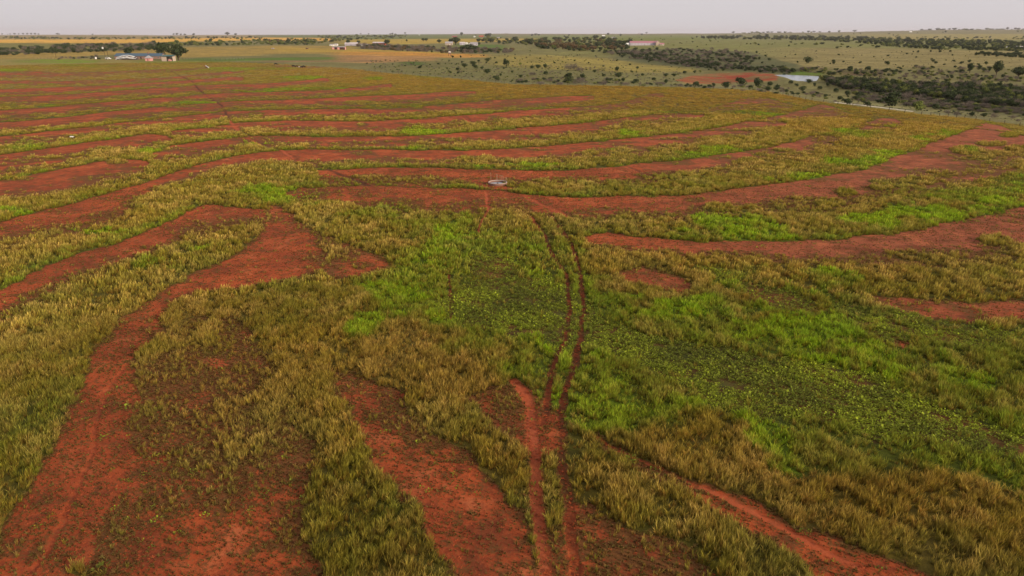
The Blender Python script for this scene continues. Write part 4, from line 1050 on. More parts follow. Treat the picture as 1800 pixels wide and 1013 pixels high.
# ------------------------------------------------------------------ pond
def water_mat():
    m, t, b = mat('pond_water', .22, .5)
    b.inputs['Base Color'].default_value = (.24, .29, .34, 1)
    P = N(t, 'ShaderNodeTexCoord').outputs['Object']
    bp = N(t, 'ShaderNodeBump'); bp.inputs['Strength'].default_value = .02; bp.inputs['Distance'].default_value = .02
    t.links.new(nz(t, P, 1.2, 3), bp.inputs['Height']); t.links.new(bp.outputs[0], b.inputs['Normal'])
    return m
pm = MB(); pm.poly([(a, b, ZP) for a, b in pond_w]); po = pm.build('pond_water', water_mat()); tag(po, 'small pale pond in the gully right of the red bank', kind='structure')

# ------------------------------------------------------------------ stock tank
galv = simple('galvanised_steel', (.34, .35, .36), .38, .5, .2, 6, .35)
white = simple('white_paint', (.78, .77, .74), .6, .3, .12, 2)
def stock_tank():
    x, y, z, s = ground_pt(875, 324)
    r = 16.2 * s
    t = empty('stock_tank', (x, y, z), 0, 'round galvanised stock tank full of pale water on the red soil', 'water tank')
    n = 40; h = .32
    m = MB()
    for k in range(n):
        a0, a1 = 2 * math.pi * k / n, 2 * math.pi * (k + 1) / n
        for rr, fl in ((r, 0), (r - .03, 1)):
            zs = [-.2, .05, .06, .08, .09, .16, .17, .19, .20, h]; off = [0, 0, .015, .015, 0, 0, .015, .015, 0, 0]
            for i in range(9):
                p = [((rr + off[i]) * math.cos(a0), (rr + off[i]) * math.sin(a0), zs[i]), ((rr + off[i]) * math.cos(a1), (rr + off[i]) * math.sin(a1), zs[i]),
                     ((rr + off[i + 1]) * math.cos(a1), (rr + off[i + 1]) * math.sin(a1), zs[i + 1]), ((rr + off[i + 1]) * math.cos(a0), (rr + off[i + 1]) * math.sin(a0), zs[i + 1])]
                m.quad(*(p if not fl else p[::-1]))
    m.build('tank_wall', simple('dusty_steel', A(128, 96, 84), .8, .15, .25, 5), t)
    m = MB(); pts = [((r - .015) * math.cos(2 * math.pi * k / n), (r - .015) * math.sin(2 * math.pi * k / n), h) for k in range(n + 1)]
    m.tube(pts, .05, 6, cap=False); m.build('rim', simple('weathered_rim', A(176, 160, 150), .7), t)
    m = MB(); m.poly([((r - .03) * math.cos(2 * math.pi * k / n), (r - .03) * math.sin(2 * math.pi * k / n), h - .26) for k in range(n)])
    wm, tt, b = mat('tank_water', .12, .6); b.inputs['Base Color'].default_value = (.30, .38, .46, 1)
    P = N(tt, 'ShaderNodeTexCoord').outputs['Object']; bp = N(tt, 'ShaderNodeBump'); bp.inputs['Strength'].default_value = .1
    tt.links.new(nz(tt, P, 4, 3), bp.inputs['Height']); tt.links.new(bp.outputs[0], b.inputs['Normal'])
    m.build('water', wm, t)
    m = MB(); m.box(-.12, .12, -.12, .12, h - .3, h - .1); m.tube([(0, 0, h - .3), (0, 0, h + .02)], .03, 6); m.build('float_valve', simple('dark_iron', (.05, .05, .055), .6), t)
    rod = simple('pale_rod', A(170, 150, 120), .8)
    g = 'thin pale rods standing behind the stock tank'
    for i, (ax, hh) in enumerate([(862.5, .95), (872.3, .62), (874.3, .55), (878.5, .5), (881, .45), (883, .45), (885, .3), (888, .25), (890.5, .35)]):
        dx = (ax - 875) * s; dy = math.sqrt(max(r * r - dx * dx, 0)) + .25
        m = MB(); m.tube([(0, 0, -.1), (R.uniform(-.02, .02), 0, .6 + hh)], [.022, .016], 5)
        m.tube([(0, 0, .5 + hh), (.0, 0, .62 + hh)], [.03, .03], 5)
        o = m.build('metal_stake', rod); o.location = (x + dx, y + dy, z)
        tag(o, 'tallest pale rod, standing apart behind the left of the stock tank' if i == 0 else 'short thin pale rod in the row behind the stock tank rim', 'stake', None if i == 0 else g)
stock_tank()
# ------------------------------------------------------------------ litter in the field
def scrap(px, py, L, Wd, rz, name, label, cat):
    x, y, z, s = ground_pt(px, py)
    m = MB(); n = 8
    for i in range(n):
        a, b = -L / 2 + L * i / n, -L / 2 + L * (i + 1) / n
        za, zb = .18 + .05 * math.sin(i * 1.9), .18 + .05 * math.sin((i + 1) * 1.9)
        for (y0, y1, s0, s1) in ((-Wd / 2, 0, 0, .12), (0, Wd / 2, .12, 0)):
            m.quad((a, y0, za + s0), (b, y0, zb + s0), (b, y1, zb + s1), (a, y1, za + s1)); m.quad((a, y0, za + s0 - .03), (a, y1, za + s1 - .03), (b, y1, zb + s1 - .03), (b, y0, zb + s0 - .03))
    o = m.build(name, white); o.location = (x, y, z); o.rotation_euler = (rad(12), 0, rz)
    tag(o, label, cat)
scrap(127.5, 242, 1.2, .5, -.35, 'metal_sheet', 'bent white sheet of metal lying on a bare strip at far left', 'sheet')
x, y, z, s = ground_pt(362, 117.5); x2, y2, z2, _ = ground_pt(367, 120.5)
m = MB(); m.tube([(x, y, z + .7), ((x + x2) / 2, (y + y2) / 2, z + .6), (x2, y2, z2 + .6)], .28, 10); tag(m.build('culvert_pipe', white, smooth=False), 'white pipe lying at the end of the worn track below the farmyard', 'pipe')

# ------------------------------------------------------------------ cattle
def cow_mesh(graze=False):
    V = [(0, 0, 1.02), (-.55, 0, 1.06), (-.95, 0, 1.04), (.45, 0, 1.03), (.85, 0, 1.12), (1.12, 0, 1.22 if not graze else .85), (1.34, 0, 1.3 if not graze else .45), (1.62, 0, 1.12 if not graze else .16)]
    r = [(.36, .40), (.37, .38), (.26, .27), (.33, .38), (.24, .32), (.15, .2), (.15, .17), (.09, .10)]
    E = [(0, 1), (1, 2), (0, 3), (3, 4), (4, 5), (5, 6), (6, 7)]
    def leg(root, pts, rr):
        b = root
        for p, q in zip(pts, rr):
            V.append(p); r.append((q, q)); E.append((b, len(V) - 1)); b = len(V) - 1
    for sy in (-.2, .2):
        leg(2, [(-.85, sy, .82), (-.78, sy, .62), (-.95, sy, .38), (-.92, sy, .08), (-.86, sy, .02)], [.2, .12, .07, .055, .06])
        leg(4, [(.72, sy, .8), (.74, sy, .5), (.73, sy, .3), (.74, sy, .08), (.78, sy, .02)], [.17, .1, .065, .055, .06])
        leg(6, [(1.26, sy * .9, 1.38 if not graze else .55)], [.04])
    leg(2, [(-1.14, 0, .98), (-1.2, 0, .7), (-1.18, 0, .4)], [.04, .025, .04])
    me = bpy.data.meshes.new('cow'); me.from_pydata(V, E, [])
    o = bpy.data.objects.new('tmp', me); S.collection.objects.link(o)
    o.modifiers.new('skin', 'SKIN'); o.modifiers.new('sub', 'SUBSURF').levels = 1
    sv = me.skin_vertices[0].data if me.skin_vertices else None
    if sv is None:
        import bmesh
        bm = bmesh.new(); bm.from_mesh(me); bm.verts.layers.skin.verify(); bm.to_mesh(me); bm.free(); sv = me.skin_vertices[0].data
    for i, (a, b) in enumerate(r): sv[i].radius = (a, b)
    for i in range(len(r)): sv[i].use_root = (i == 0)
    bpy.context.view_layer.update()
    ev = o.evaluated_get(bpy.context.evaluated_depsgraph_get()); m2 = bpy.data.meshes.new_from_object(ev)
    m2.polygons.foreach_set('use_smooth', np.ones(len(m2.polygons), bool))
    bpy.data.objects.remove(o); return m2
hide = simple('black_hide', (.012, .011, .012), .7, .3, .3, 3); hidew = simple('pale_hide', (.55, .5, .44), .8, .2, .2, 3)
ca, cb = cow_mesh(), cow_mesh(True)
cw = ca.copy(); ca.materials.clear(); ca.materials.append(hide); cb.materials.clear(); cb.materials.append(hide); cw.materials.clear(); cw.materials.append(hidew)
for px, py, me, rz, sc, lb in [(485,114.6,cb,.1,1.05,'black cow grazing alone, left of the other cattle'), (516.5,118.4,ca,3.0,1.05,'black cow standing broadside, leftmost of the close group'), (521.5,118.8,cb,.3,1.0,'black cow grazing behind the leftmost one of the group'),
                               (525.8,119,cw,.2,.55,'small pale calf between the black cattle'), (529.8,119.4,ca,1.2,.95,'black cow seen end on, beside the pale calf'), (534,119.2,cb,-.2,1.05,'black cow at the right end of the group')]:
    x, y, z, s = ground_pt(px, py); o = link(bpy.data.objects.new('cow' if sc > .6 else 'calf', me)); o.location = (x, y, z); o.rotation_euler = (0, 0, rz); o.scale = (sc,) * 3
    tag(o, lb, 'cow' if sc > .6 else 'calf', 'cattle on the red track')

# ------------------------------------------------------------------ buildings
glass = simple('window_glass', (.03, .035, .045), .15, .5, .1); darkin = simple('dark_inside', (.02, .018, .016), .95, .05, .2)
def roofmat(nm, c, met=.2): return simple(nm, c, .5, .35, .15, .6, met)
def house(name, px, py, wpx, hpx, wall, roof, label, cat='building', depth=8, rz=0, rf=.38, gable='x', windows=3, doors=1, chimney=None, over=.35, wl=None, group=None):
    """gabled building: name of the place, photo centre x, base y, width and height in photo pixels"""
    x, y, z, s = ground_pt(px, py); L = wpx * s; Hh = hpx * s; hw = Hh * (1 - rf); hr = Hh * rf; D2 = depth
    t = empty(name, (x, y + D2 / 2, z - .1), rz, label, cat, group)
    m = MB(); m.box(-L / 2, L / 2, -D2 / 2, D2 / 2, -.5, hw)
    if gable == 'x': m.prism([(-D2 / 2, hw), (D2 / 2, hw), (0, hw + hr * .96)], -L / 2, L / 2, axis='x')
    else: m.prism([(-L / 2, hw), (L / 2, hw), (0, hw + hr * .96)], -D2 / 2, D2 / 2)
    m.build('wall', wall, t)
    m = MB(); th = .12
    if gable == 'x':
        for sg in (-1, 1):
            e = (sg * (D2 / 2 + over), hw - over * hr / (D2 / 2)); pr = [e, (0, hw + hr), (0, hw + hr + th), (e[0], e[1] + th)]
            m.prism(pr if sg < 0 else pr[::-1], -L / 2 - over, L / 2 + over, axis='x')
    else:
        for sg in (-1, 1):
            e = (sg * (L / 2 + over), hw - over * hr / (L / 2)); pr = [e, (0, hw + hr), (0, hw + hr + th), (e[0], e[1] + th)]
            m.prism(pr if sg < 0 else pr[::-1], -D2 / 2 - over, D2 / 2 + over)
    rfo = m.build('roof', roof, t)
    if chimney:
        m = MB(); cx = chimney * L / 2; m.box(cx - .6, cx + .6, -1.0, .1, hw + hr * .5, hw + hr + .9); m.box(cx - .75, cx + .75, -1.15, .25, hw + hr + .9, hw + hr + 1.1); m.build('chimney', wall, rfo)
    nw = windows + doors
    for i in range(nw):
        cx = -L / 2 + L * (i + .5) / nw
        if doors and i == nw // 2:
            m = MB(); m.box(cx - .5, cx + .5, -D2 / 2 - .06, -D2 / 2 + .02, 0, min(2.1, hw * .85)); m.build('door', darkin if L > 25 else white, t)
        else:
            wh = min(1.2, hw * .4); ww = min(1.1, L / nw * .5); zc = hw * .55
            m = MB(); m.box(cx - ww / 2 - .08, cx + ww / 2 + .08, -D2 / 2 - .05, -D2 / 2 + .02, zc - wh / 2 - .08, zc + wh / 2 + .08); fo = m.build('window', white, t)
            m = MB(); m.box(cx - ww / 2, cx + ww / 2, -D2 / 2 - .07, -D2 / 2 - .04, zc - wh / 2, zc + wh / 2); m.build('pane', glass, fo)
    return t, x, y, z, s, L, hw, hr, D2
def openshed(name, px, py, wpx, hpx, bays, wall, roof, label, depth=6, cat='shed', closed=()):
    """open fronted shed: posts, back and side walls, sloping roof; the bays in closed have a front panel"""
    x, y, z, s = ground_pt(px, py); L = wpx * s; Hh = hpx * s
    t = empty(name, (x, y + depth / 2, z - .1), 0, label, cat)
    hf, hb = Hh * .78, Hh * .95
    m = MB(); m.box(-L / 2, L / 2, depth / 2 - .15, depth / 2, -.3, hb - .1); m.box(-L / 2, -L / 2 + .15, -depth / 2 + .1, depth / 2 - .16, -.3, hf - .1); m.box(L / 2 - .15, L / 2, -depth / 2 + .1, depth / 2 - .16, -.3, hf - .1); m.build('wall', wall, t)
    m = MB(); m.prism([(-depth / 2 - .6, hf), (depth / 2 + .4, hb + .1), (depth / 2 + .4, hb + .25), (-depth / 2 - .6, hf + .15)], -L / 2 - .4, L / 2 + .4, axis='x'); m.build('roof', roof, t)
    for i in range(bays + 1):
        cx = -L / 2 + .12 + (L - .24) * i / bays; m = MB(); m.box(cx - .1, cx + .1, -depth / 2 - .12, -depth / 2 + .08, -.3, hf - .02); m.build('post', BARK, t)
    for i in closed:
        a = -L / 2 + .25 + (L - .24) * i / bays; b = a + (L - .24) / bays - .25; m = MB(); m.box(a, b, -depth / 2 - .04, -depth / 2 + .06, -.2, hf - .3); m.build('front_panel', wall, t)
    return t, x, y, z, s, L
brick = simple('brick_brown', A(140, 112, 100), .9, .1, .2, 1.2); blue = roofmat('blue_metal_roof', A(70, 92, 108)); teal = roofmat('teal_metal_roof', A(52, 96, 92)); pinkw = simple('pink_wall', A(206, 150, 146), .8, .2, .12, 1)
greyr = roofmat('grey_roof', A(166, 160, 160)); creamw = simple('cream_wall', A(178, 160, 146), .8, .2, .12, 1); lav = simple('lavender_grey_wall', A(176, 168, 180), .7, .2, .1, .5); pinkr = roofmat('rose_metal_roof', A(176, 112, 124)); redw = simple('red_brick_wall', A(172, 88, 64), .9, .1, .15, .8); paler = roofmat('pale_metal_roof', A(206, 196, 196))
house('farmhouse', 243, 104, 82, 9.4, brick, blue, 'long low brick farmhouse with a blue metal roof behind the farmyard', 'house', 10, 0, .45, windows=7, doors=1, chimney=.37)
t, x, y, z, s, L = openshed('open_shed', 294, 107.8, 20, 10.5, 2, creamw, teal, 'open fronted shed under a teal roof with one pale closed bay', 6, closed=(0,))
m = MB(); m.box(-1.1, 1.1, -.8, .8, .35, 1.25); m.box(-1.0, .2, -.7, .7, 1.25, 1.55)
for a in (-.8, .8):
    for b in (-.86, .7): m.box(a - .25, a + .25, b, b + .16, 0, .5)
o = m.build('garden_trailer', pinkw); o.location = (x + L * .28, y - .5, z); tag(o, 'pale pink boxy trailer parked in the open bay of the teal roofed shed', 'trailer')
# hip roofed pump house
x, y, z, s = ground_pt(260.5, 107.5); t = empty('pump_house', (x, y + 2, z - .1), 0, 'small square pink pump house under a grey pyramid roof', 'shed'); w2 = 4.6 * s
m = MB(); m.box(-w2, w2, -w2, w2, -.3, 2.6); m.build('wall', pinkw, t)
m = MB(); e = w2 + .5; m.poly([(-e, -e, 2.5), (e, -e, 2.5), (0, 0, 4.9)]); m.poly([(e, -e, 2.5), (e, e, 2.5), (0, 0, 4.9)]); m.poly([(e, e, 2.5), (-e, e, 2.5), (0, 0, 4.9)]); m.poly([(-e, e, 2.5), (-e, -e, 2.5), (0, 0, 4.9)]); m.poly([(-e, e, 2.5), (e, e, 2.5), (e, -e, 2.5), (-e, -e, 2.5)]); m.build('roof', greyr, t)
m = MB(); m.box(-.45, .45, -w2 - .05, -w2 + .02, 0, 2); m.build('door', simple('dull_red_door', A(150, 96, 92)), t)
# heap of curved roof sheets
x, y, z, s = ground_pt(221, 105.5); t = empty('sheet_metal_heap', (x, y + 3, z), 0, 'big heap of long white curved metal sheets left of the pump house', 'scrap heap')
Lh = 38 * s
m = MB(); m.prism([(-Lh / 2 + .5, -.3), (Lh / 2 - .5, -.3), (Lh / 2 - 1, 2.2), (Lh * .1, 3.6), (-Lh / 2 + 2, 2.4)], -1.5, 2.5); m.build('heap_core', simple('rusty_scrap', A(86, 72, 70), .9, .1, .4, 1.5), t)
R2 = random.Random(5)
for k in range(15):
    x0 = -Lh / 2 + R2.uniform(0, .25) * Lh; x1 = Lh / 2 - R2.uniform(0, .3) * Lh; lay = k / 17
    z0 = .3 + 2.6 * lay + R2.uniform(-.3, .3); bow = R2.uniform(.5, 2.4); wv = R2.uniform(.16, .3); yy = -2.2 + 1.2 * lay + R2.uniform(-.2, .2)
    m = MB(); n = 12
    for i in range(n):
        def P_(u): return (x0 + (x1 - x0) * u, yy, z0 - .8 * (1 - u) * (k % 3) * .5 + bow * math.sin(math.pi * u) * (.6 + .4 * u))
        a, b = P_(i / n), P_((i + 1) / n)
        m.quad((a[0], a[1] - .1, a[2]), (b[0], b[1] - .1, b[2]), (b[0], b[1] + .25, b[2] + wv), (a[0], a[1] + .25, a[2] + wv)); m.quad((a[0], a[1] + .3, a[2] + wv), (b[0], b[1] + .3, b[2] + wv), (b[0], b[1] - .04, b[2]), (a[0], a[1] - .04, a[2]))
    m.build('curved_sheet', white if k % 4 else greyr, t)
# poles
def pole(px, py, hpx, name, label, cat, head=None, lean=0, cross=True):
    x, y, z, s = ground_pt(px, py); h = hpx * s; t = empty(name, (x, y, z), 0, label, cat)
    m = MB(); m.tube([(0, 0, -.5), (lean * h, 0, h)], [.2, .13], 7); m.build('pole', BARK, t)
    if cross: m = MB(); m.box(lean * h - .9, lean * h + .9, -.1, .1, h - .8, h - .6); m.build('crossarm', BARK, t)
    if head: m = MB(); m.box(lean * h - .75, lean * h + .35, -.5, .4, h - .5, h + .6); m.tube([(lean * h - .2, 0, h + .6), (lean * h - .2, 0, h + 1.0)], .25, 8); m.build('light_head', white, t)
pole(187, 105, 19, 'yard_light', 'tall leaning pole with a white box head left of the metal heap', 'pole', True, -.12, False)
pole(191, 105, 14, 'utility_pole', 'shorter bare pole beside the white headed one', 'pole')
pole(99, 103, 11, 'utility_pole', 'thin lone pole in the pasture left of the farmyard', 'pole')
pole(706, 77, 6, 'utility_pole', 'thin pole on the golden field right of the red barn', 'pole'); pole(1302, 81, 6, 'utility_pole', 'thin pole on the plain right of the pink roofed house', 'pole')
# white van
def car(px, py, rz, body, label, van=False, name='parked_car'):
    x, y, z, s = ground_pt(px, py); t = empty(name, (x, y, z), rz, label, 'van' if van else 'car')
    pr = [(-2.3, .4), (2.3, .4), (2.35, .95), (1.3, 1.1), (.7, 2.0 if van else 1.55), (-2.1, 2.05 if van else 1.5), (-2.35, 1.0)]
    m = MB(); m.prism(pr, -.88, .88); m.build('body', body, t)
    m = MB(); m.box(-1.7, .6, -.9, .9, 1.12, 1.45 if not van else 1.75); m.build('window', glass, t)
    for a in (-1.5, 1.5):
        for b in (-.86, .86):
            m = MB(); m.tube([(a, b - .1, .36), (a, b + .1, .36)], .36, 12); m.build('wheel', darkin, t)
car(190.5, 104.8, .15, white, 'white van parked beneath the two poles left of the metal heap', True, 'parked_van')
car(480, 86.3, .1, lav, 'pale blue grey car on the far golden field, left of two', False); car(540, 86.3, -.1, simple('dark_red_paint', A(110, 70, 70), .4, .5), 'dull dark car on the far golden field, right of two', False)
def smalltank(px, py, r, h, label, name='storage_tank'):
    x, y, z, s = ground_pt(px, py); t = empty(name, (x, y, z), 0, label, 'tank'); m = MB(); m.tube([(0, 0, -.2), (0, 0, h)], r, 18); m.build('shell', white, t)
    m = MB(); m.tube([(0, 0, h), (0, 0, h + r * .35), (0, 0, h + r * .45)], [r * 1.02, r * .5, .1], 18); m.build('lid', greyr, t)
smalltank(168.5, 103.8, .8, 1.5, 'little white tank left of the white van')
# farms in the middle distance
openshed('cattle_shed', 595, 87.4, 23, 5.2, 5, pinkw, greyr, 'low dark roofed shed with pink bays nearest of the far farm', 7, closed=(0, 2))
house('farm_shed', 617, 80.3, 22, 5.2, lav, paler, 'grey shed with a pale sloping roof between two dark trees', 'shed', 14, windows=2)
house('red_barn', 666, 79.8, 22, 5.4, redw, paler, 'long red barn with a white metal roof above the creek brush', 'barn', 16, rf=.32, windows=3, doors=1)
for px, py, w_, h_, lb in [(583,81,7,3.2,'left one of two small white sheds at the far farm'),(590,80.5,6,3.4,'right one of two small white sheds at the far farm'),(636,80.5,9,3.2,'low white trailer house behind the purple brush'),(645,80.5,6,2.8,'small pinkish hut right of the white trailer house')]:
    house('farm_shed', px, py, w_, h_, white, greyr, lb, 'shed', 8, windows=1)
house('white_farmhouse', 789, 79.5, 13, 5.8, creamw, greyr, 'cream farmhouse with a grey roof, left of the large dark tree', 'house', 12, gable='x', rf=.42)
house('white_farmhouse', 812.5, 79.3, 9, 5, lav, paler, 'small grey farmhouse right of the large dark tree', 'house', 10)
house('white_farmhouse', 833, 80.5, 13, 5.8, lav, greyr, 'grey white farmhouse at the right end of the far farm', 'house', 12, rf=.25)
for px, py, w_, h_, lb in [(820,78,4,3,'white box shed between the two grey farmhouses'),(825.5,80,4,3,'white box shed touching the right grey farmhouse')]:
    house('farm_shed', px, py, w_, h_, white, white, lb, 'shed', 5, windows=1, rf=.15)
house('pink_roofed_house', 1133, 80, 50, 7, lav, pinkr, 'long pale house with a rose pink roof on the plain', 'house', 20, rf=.38, windows=8, doors=1)
house('pink_roofed_wing', 1156.5, 80.3, 7, 8, creamw, pinkr, 'tall cream gable at the right end of the pink roofed house', 'house', 12, gable='y', windows=1, rf=.35)
house('pink_roofed_wing', 1164, 80.2, 7, 4.2, creamw, pinkr, 'low lean wing right of the cream gable', 'house', 9, windows=1)
house('farm_shed', 1104, 79.5, 9, 3.5, white, white, 'low white shed at the left end of the pink roofed house', 'shed', 9, windows=1)
for px, py, w_, h_, mw, mr, lb in [(799,65.2,9,1.8,redw,pinkr,'faint red house on the horizon left of a lone tree'),(846,65.3,8,2.4,redw,redw,'orange red barn on the horizon beside a round tree'),(834,65.6,3,2,white,white,'tiny white shed on the horizon left of the orange barn'),
        (694,61.4,4,1.6,white,white,'tiny white house under the horizon trees'),(1061,60.6,5,3,white,white,'white block building breaking the horizon'),(1079,60.6,6,2,lav,greyr,'grey building on the horizon right of the white block'),(1124,60.6,7,2,lav,greyr,'pale building on the horizon above the pink roofed house'),
        (1307,59.4,8,2,white,greyr,'white building on the horizon right of the tower'),(876,61,5,1.6,lav,greyr,'grey barn on the horizon, left of two'),(890,61,7,1.6,lav,greyr,'grey barn on the horizon, right of two'),(1795,85,12,3.4,white,paler,'white roofed building in the dark trees at the right edge'),(1600,63,4,2,white,white,'tiny white house in the far right scrub'),(1773,84,8,2,white,paler,'faint pale shed in the trees left of the white roofed building')]:
    house('distant_house', px, py, w_, h_, mw, mr, lb, 'building', 12, windows=0, doors=0)
for px, py, r_, h_, lb in [(737, 62.6, .8, 2.6, 'white silo on the skyline')]:
    x, y, z, s = ground_pt(px, py); t = empty('silo', (x, y, z), 0, lb, 'silo'); m = MB(); m.tube([(0, 0, -1), (0, 0, h_ * s)], r_ * s, 16); m.build('shell', white, t); m = MB(); m.tube([(0, 0, h_ * s), (0, 0, (h_ + .5) * s)], [r_ * s, .2], 16); m.build('cap', greyr, t)
x, y, z, s = ground_pt(1288, 60.6); t = empty('water_tower', (x, y, z), 0, 'slim dark water tower on the skyline', 'tower'); h = 5.6 * s; m = MB()
for a in (-1, 1):
    for b in (-1, 1): m.tube([(a * .5 * s, b * .5 * s, -2), (a * .3 * s, b * .3 * s, h * .7)], .09 * s, 6)
m.build('legs', darkin, t); m = MB(); m.tube([(0, 0, h * .66), (0, 0, h * .72), (0, 0, h * .95), (0, 0, h * 1.02)], [.3 * s, .55 * s, .55 * s, .1 * s], 14); m.build('tank', greyr, t)
# lookout hut on legs
x, y, z, s = ground_pt(790.5, 99.3); t = empty('lookout_hut', (x, y, z), .3, 'small dark lookout hut on legs with a white roof beyond the golden strip', 'hut')
h = 8 * s
for a in (-1, 1):
    for b in (-1, 1):
        m = MB(); m.tube([(a * 1.1, b * 1.1, -.3), (a * .9, b * .9, h * .45)], .1, 6); m.build('leg', BARK, t)
m = MB(); m.box(-1.1, 1.1, -1.1, 1.1, h * .45, h * .85); m.build('cabin', brick, t)
m = MB(); m.box(-.7, .7, -1.14, -1.08, h * .62, h * .76); m.build('window', glass, t)
m = MB(); m.prism([(-1.3, h * .85), (1.3, h * .85), (1.2, h * .95), (0, h * 1.03), (-1.2, h * .95)], -1.3, 1.3); m.build('roof', white, t)
# fences
def fence(pts, step, name, label, hpost=1.25, wires=3, pm=None):
    P3 = []
    xs = [p[0] for p in pts]; ys = [p[1] for p in pts]
    gx, gy, gz = to_ground(np.array(xs, float), np.array(ys, float), hgt)
    seg = np.hypot(np.diff(gx), np.diff(gy)); cum = np.concatenate([[0], np.cumsum(seg)]); n = min(int(cum[-1] / step), 95)
    d = np.linspace(0, cum[-1], n + 1); X = np.interp(d, cum, gx); Y = np.interp(d, cum, gy); Z = hgt(X, Y)
    t = empty(name, (float(X[0]), float(Y[0]), float(Z[0])), 0, label, 'fence')
    V0 = np.array([X[0], Y[0], Z[0]]); m0 = MB(); m0.tube([(0, 0, -.2), (0, 0, hpost)], .09, 6); me = mesh_from('post', m0.V, m0.F, [pm or BARK])
    for i in range(n + 1):
        o = link(bpy.data.objects.new('post', me), t); o.location = (X[i] - V0[0], Y[i] - V0[1], Z[i] - V0[2]); o.rotation_euler = (R.uniform(-.05, .05), R.uniform(-.05, .05), 0)
    m = MB()
    for k in range(wires):
        m.tube([(X[i] - V0[0], Y[i] - V0[1], Z[i] - V0[2] + hpost * (.35 + .6 * k / max(wires - 1, 1))) for i in range(n + 1)], .012, 3)
    m.build('wires', galv, t)
fence([(1350,163),(1430,179),(1500,188),(1560,195),(1620,203),(1700,209),(1800,224),(1900,238)], 6, 'wire_fence', 'wire fence with weathered posts along the right edge of the field')
fence([(640,125),(700,131),(760,136),(820,141),(900,149.5),(1000,151),(1100,153),(1200,155),(1300,159),(1345,162)], 8, 'wire_fence', 'wire fence between the golden field end and the scrub slope')
fence([(322,105),(345,105.5),(370,106.5),(400,106),(430,104.5)], 4, 'corral_fence', 'grey corral fence right of the farmyard trees', 1.5, 4)
fence([(60,103.5),(110,104),(165,104.5)], 6, 'wire_fence', 'wire fence running left from the farmyard')
# gravel track outside the fence
def ribbon(pts, w, name, label, m, dz=.03):
    gx, gy, gz = to_ground(np.array([p[0] for p in pts], float), np.array([p[1] for p in pts], float), hgt)
    cum = np.concatenate([[0], np.cumsum(np.hypot(np.diff(gx), np.diff(gy)))]); d = np.arange(0, cum[-1], 2.0); X = np.interp(d, cum, gx); Y = np.interp(d, cum, gy)
    X = np.convolve(np.pad(X, 4, 'edge'), np.ones(9) / 9, 'valid'); Y = np.convolve(np.pad(Y, 4, 'edge'), np.ones(9) / 9, 'valid')
    tx, ty = np.gradient(X), np.gradient(Y); l = np.hypot(tx, ty); nx, ny = -ty / l, tx / l; V = []; Fc = []; k = 5
    for j in range(k):
        o = (j / (k - 1) - .5) * w
        wob = .25 * w * (fbm(X / 6, Y / 6, 700 + (j > 2), 2) - .5) * (1 if j in (0, k - 1) else 0)
        xx, yy = X + nx * (o + wob), Y + ny * (o + wob); zz = hgt(xx, yy) + dz + .12 * (1 if 0 < j < k - 1 else -1.2)
        V.append(np.stack([xx, yy, zz], -1))
    n = len(X); V = np.vstack(V)
    for j in range(k - 1):
        for i in range(n - 1): Fc.append((j * n + i, j * n + i + 1, (j + 1) * n + i + 1, (j + 1) * n + i))
    o = link(bpy.data.objects.new(name, mesh_from(name, V, Fc, [m]))); return tag(o, label, kind='structure')
ribbon([(1455,179),(1500,184),(1535,187.5),(1580,193),(1620,198)], 2.2, 'gravel_track', 'pale gravel track just outside the field fence', simple('pale_gravel', A(196, 186, 170), .95, .1, .25, 1.5))

# ------------------------------------------------------------------ telling the repeats apart
LAND = [('the pond', 1400, 137, 1), ('the long pink roofed house', 1133, 78, 1), ('the red bank', 1280, 138, 1), ('the tall round tree at far right', 1751, 125, 1), ('the creek thicket', 1600, 155, 1), ('the little lookout hut', 790, 96, 1),
        ('the red barn', 666, 77, 1), ('the white farmhouses', 810, 77, 1), ('the blue roofed farmhouse', 243, 99, 1), ('the black cattle', 525, 117, 1), ('the golden field corner', 1715, 212, 1)]
ORD = ['leftmost', 'second from left', 'third from left', 'fourth from left', 'fifth from left', 'sixth from left', 'seventh from left', 'eighth from left', 'ninth from left', 'tenth from left']
def ordn(i, n):
    if i < len(ORD): return ORD[i]
    k = n - 1 - i
    if k == 0: return 'rightmost'
    if k < len(ORD): return ORD[k].replace('left', 'right')
    return '%dth from left' % (i + 1) if (i + 1) % 10 not in (1, 2, 3) or 10 < (i + 1) % 100 < 14 else '%d%s from left' % (i + 1, {1: 'st', 2: 'nd', 3: 'rd'}[(i + 1) % 10])
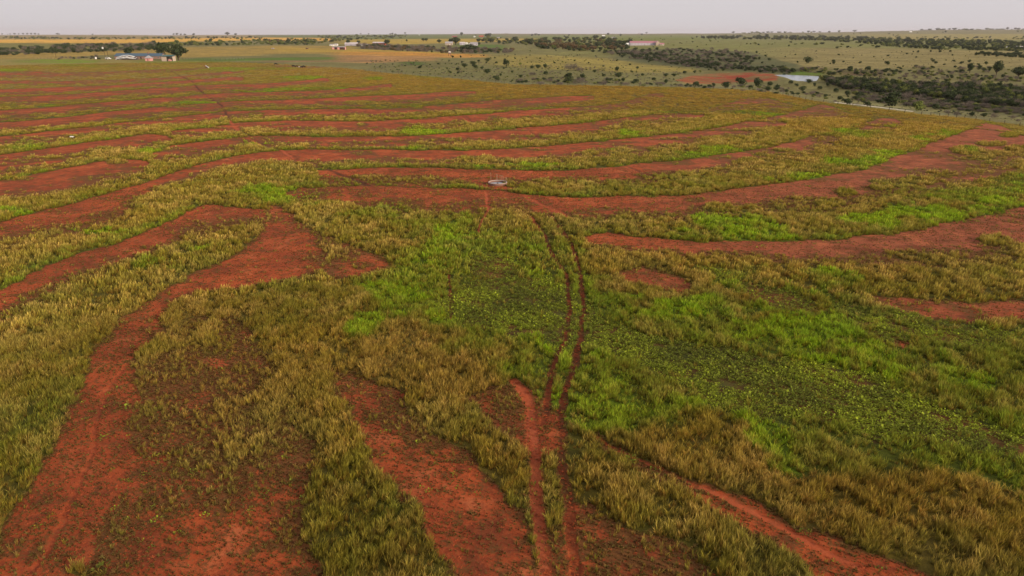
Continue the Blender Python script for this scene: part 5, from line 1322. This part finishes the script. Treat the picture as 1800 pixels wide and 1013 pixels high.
def relabel():
    by = {}
    for o in S.objects:
        if o.parent is None and 'group' in o and 'label' in o: by.setdefault((o['group'], o['label']), []).append(o)
    for (g, lb), obs in by.items():
        if len(obs) < 2: continue
        cells = {}
        for o in obs:
            px, py, _ = project(np.array([o.location.x]), np.array([o.location.y]), np.array([o.location.z])); px, py = float(px[0]), float(py[0])
            if 'horizon' in g or 'skyline' in g or 'grove' in g or 'golden' in g or 'tank' in g: key = ''
            else:
                L = min(LAND, key=lambda q: math.hypot((q[1] - px) * .5, (q[2] - py) * 2)); dx, dy = px - L[1], (py - L[2]) * 3
                rel = ('right of' if dx > 0 else 'left of') if abs(dx) > abs(dy) else ('below' if dy > 0 else 'beyond')
                key = rel + ' ' + L[0]
            cells.setdefault(key, []).append((px, o))
        for key, it in cells.items():
            it.sort(key=lambda q: q[0])
            short = {'shrub': 'small dark shrub', 'brush': 'grey leafless brush patch'}.get(obs[0]['category'], None)
            if obs[0].name.startswith('brush'): short = 'grey leafless brush'
            for i, (px, o) in enumerate(it):
                w_ = o.scale.x if o.type == 'MESH' else 0
                base = lb if key == '' else (short or lb)
                if key and o.type == 'MESH' and not o.name.startswith('brush'):
                    base = {'dark shrubs dotted': 'round ', 'shrubs along the gu': 'bushy '}.get(g[:19].strip(), '') + ('tiny' if w_ < 2.2 else 'small' if w_ < 4.2 else 'middling' if w_ < 6.5 else 'wide') + ' dark shrub'
                tail = (' ' + key if key else '') + (', ' + ordn(i, len(it)) + (' there' if key else '') if len(it) > 1 else '')
                words = (base + tail).split()
                if len(words) > 16: base = ' '.join(base.split()[:16 - len(tail.split())])
                o['label'] = base + tail
relabel()
# ------------------------------------------------------------------ haze
def haze():
    m = MB(); m.box(-23000, 23000, -23000, 23000, -45, 140)
    hm = bpy.data.materials.new('haze'); hm.use_nodes = True; t = hm.node_tree; t.nodes.clear()
    o_ = N(t, 'ShaderNodeOutputMaterial'); v = N(t, 'ShaderNodeVolumePrincipled')
    v.inputs['Color'].default_value = (.86, .80, .86, 1); v.inputs['Density'].default_value = 0.00003; v.inputs['Anisotropy'].default_value = .1
    t.links.new(v.outputs[0], o_.inputs['Volume'])
    o = m.build('haze', hm); tag(o, 'thin pale air haze over the whole plain', kind='stuff'); o.display_type = 'WIRE'
haze()
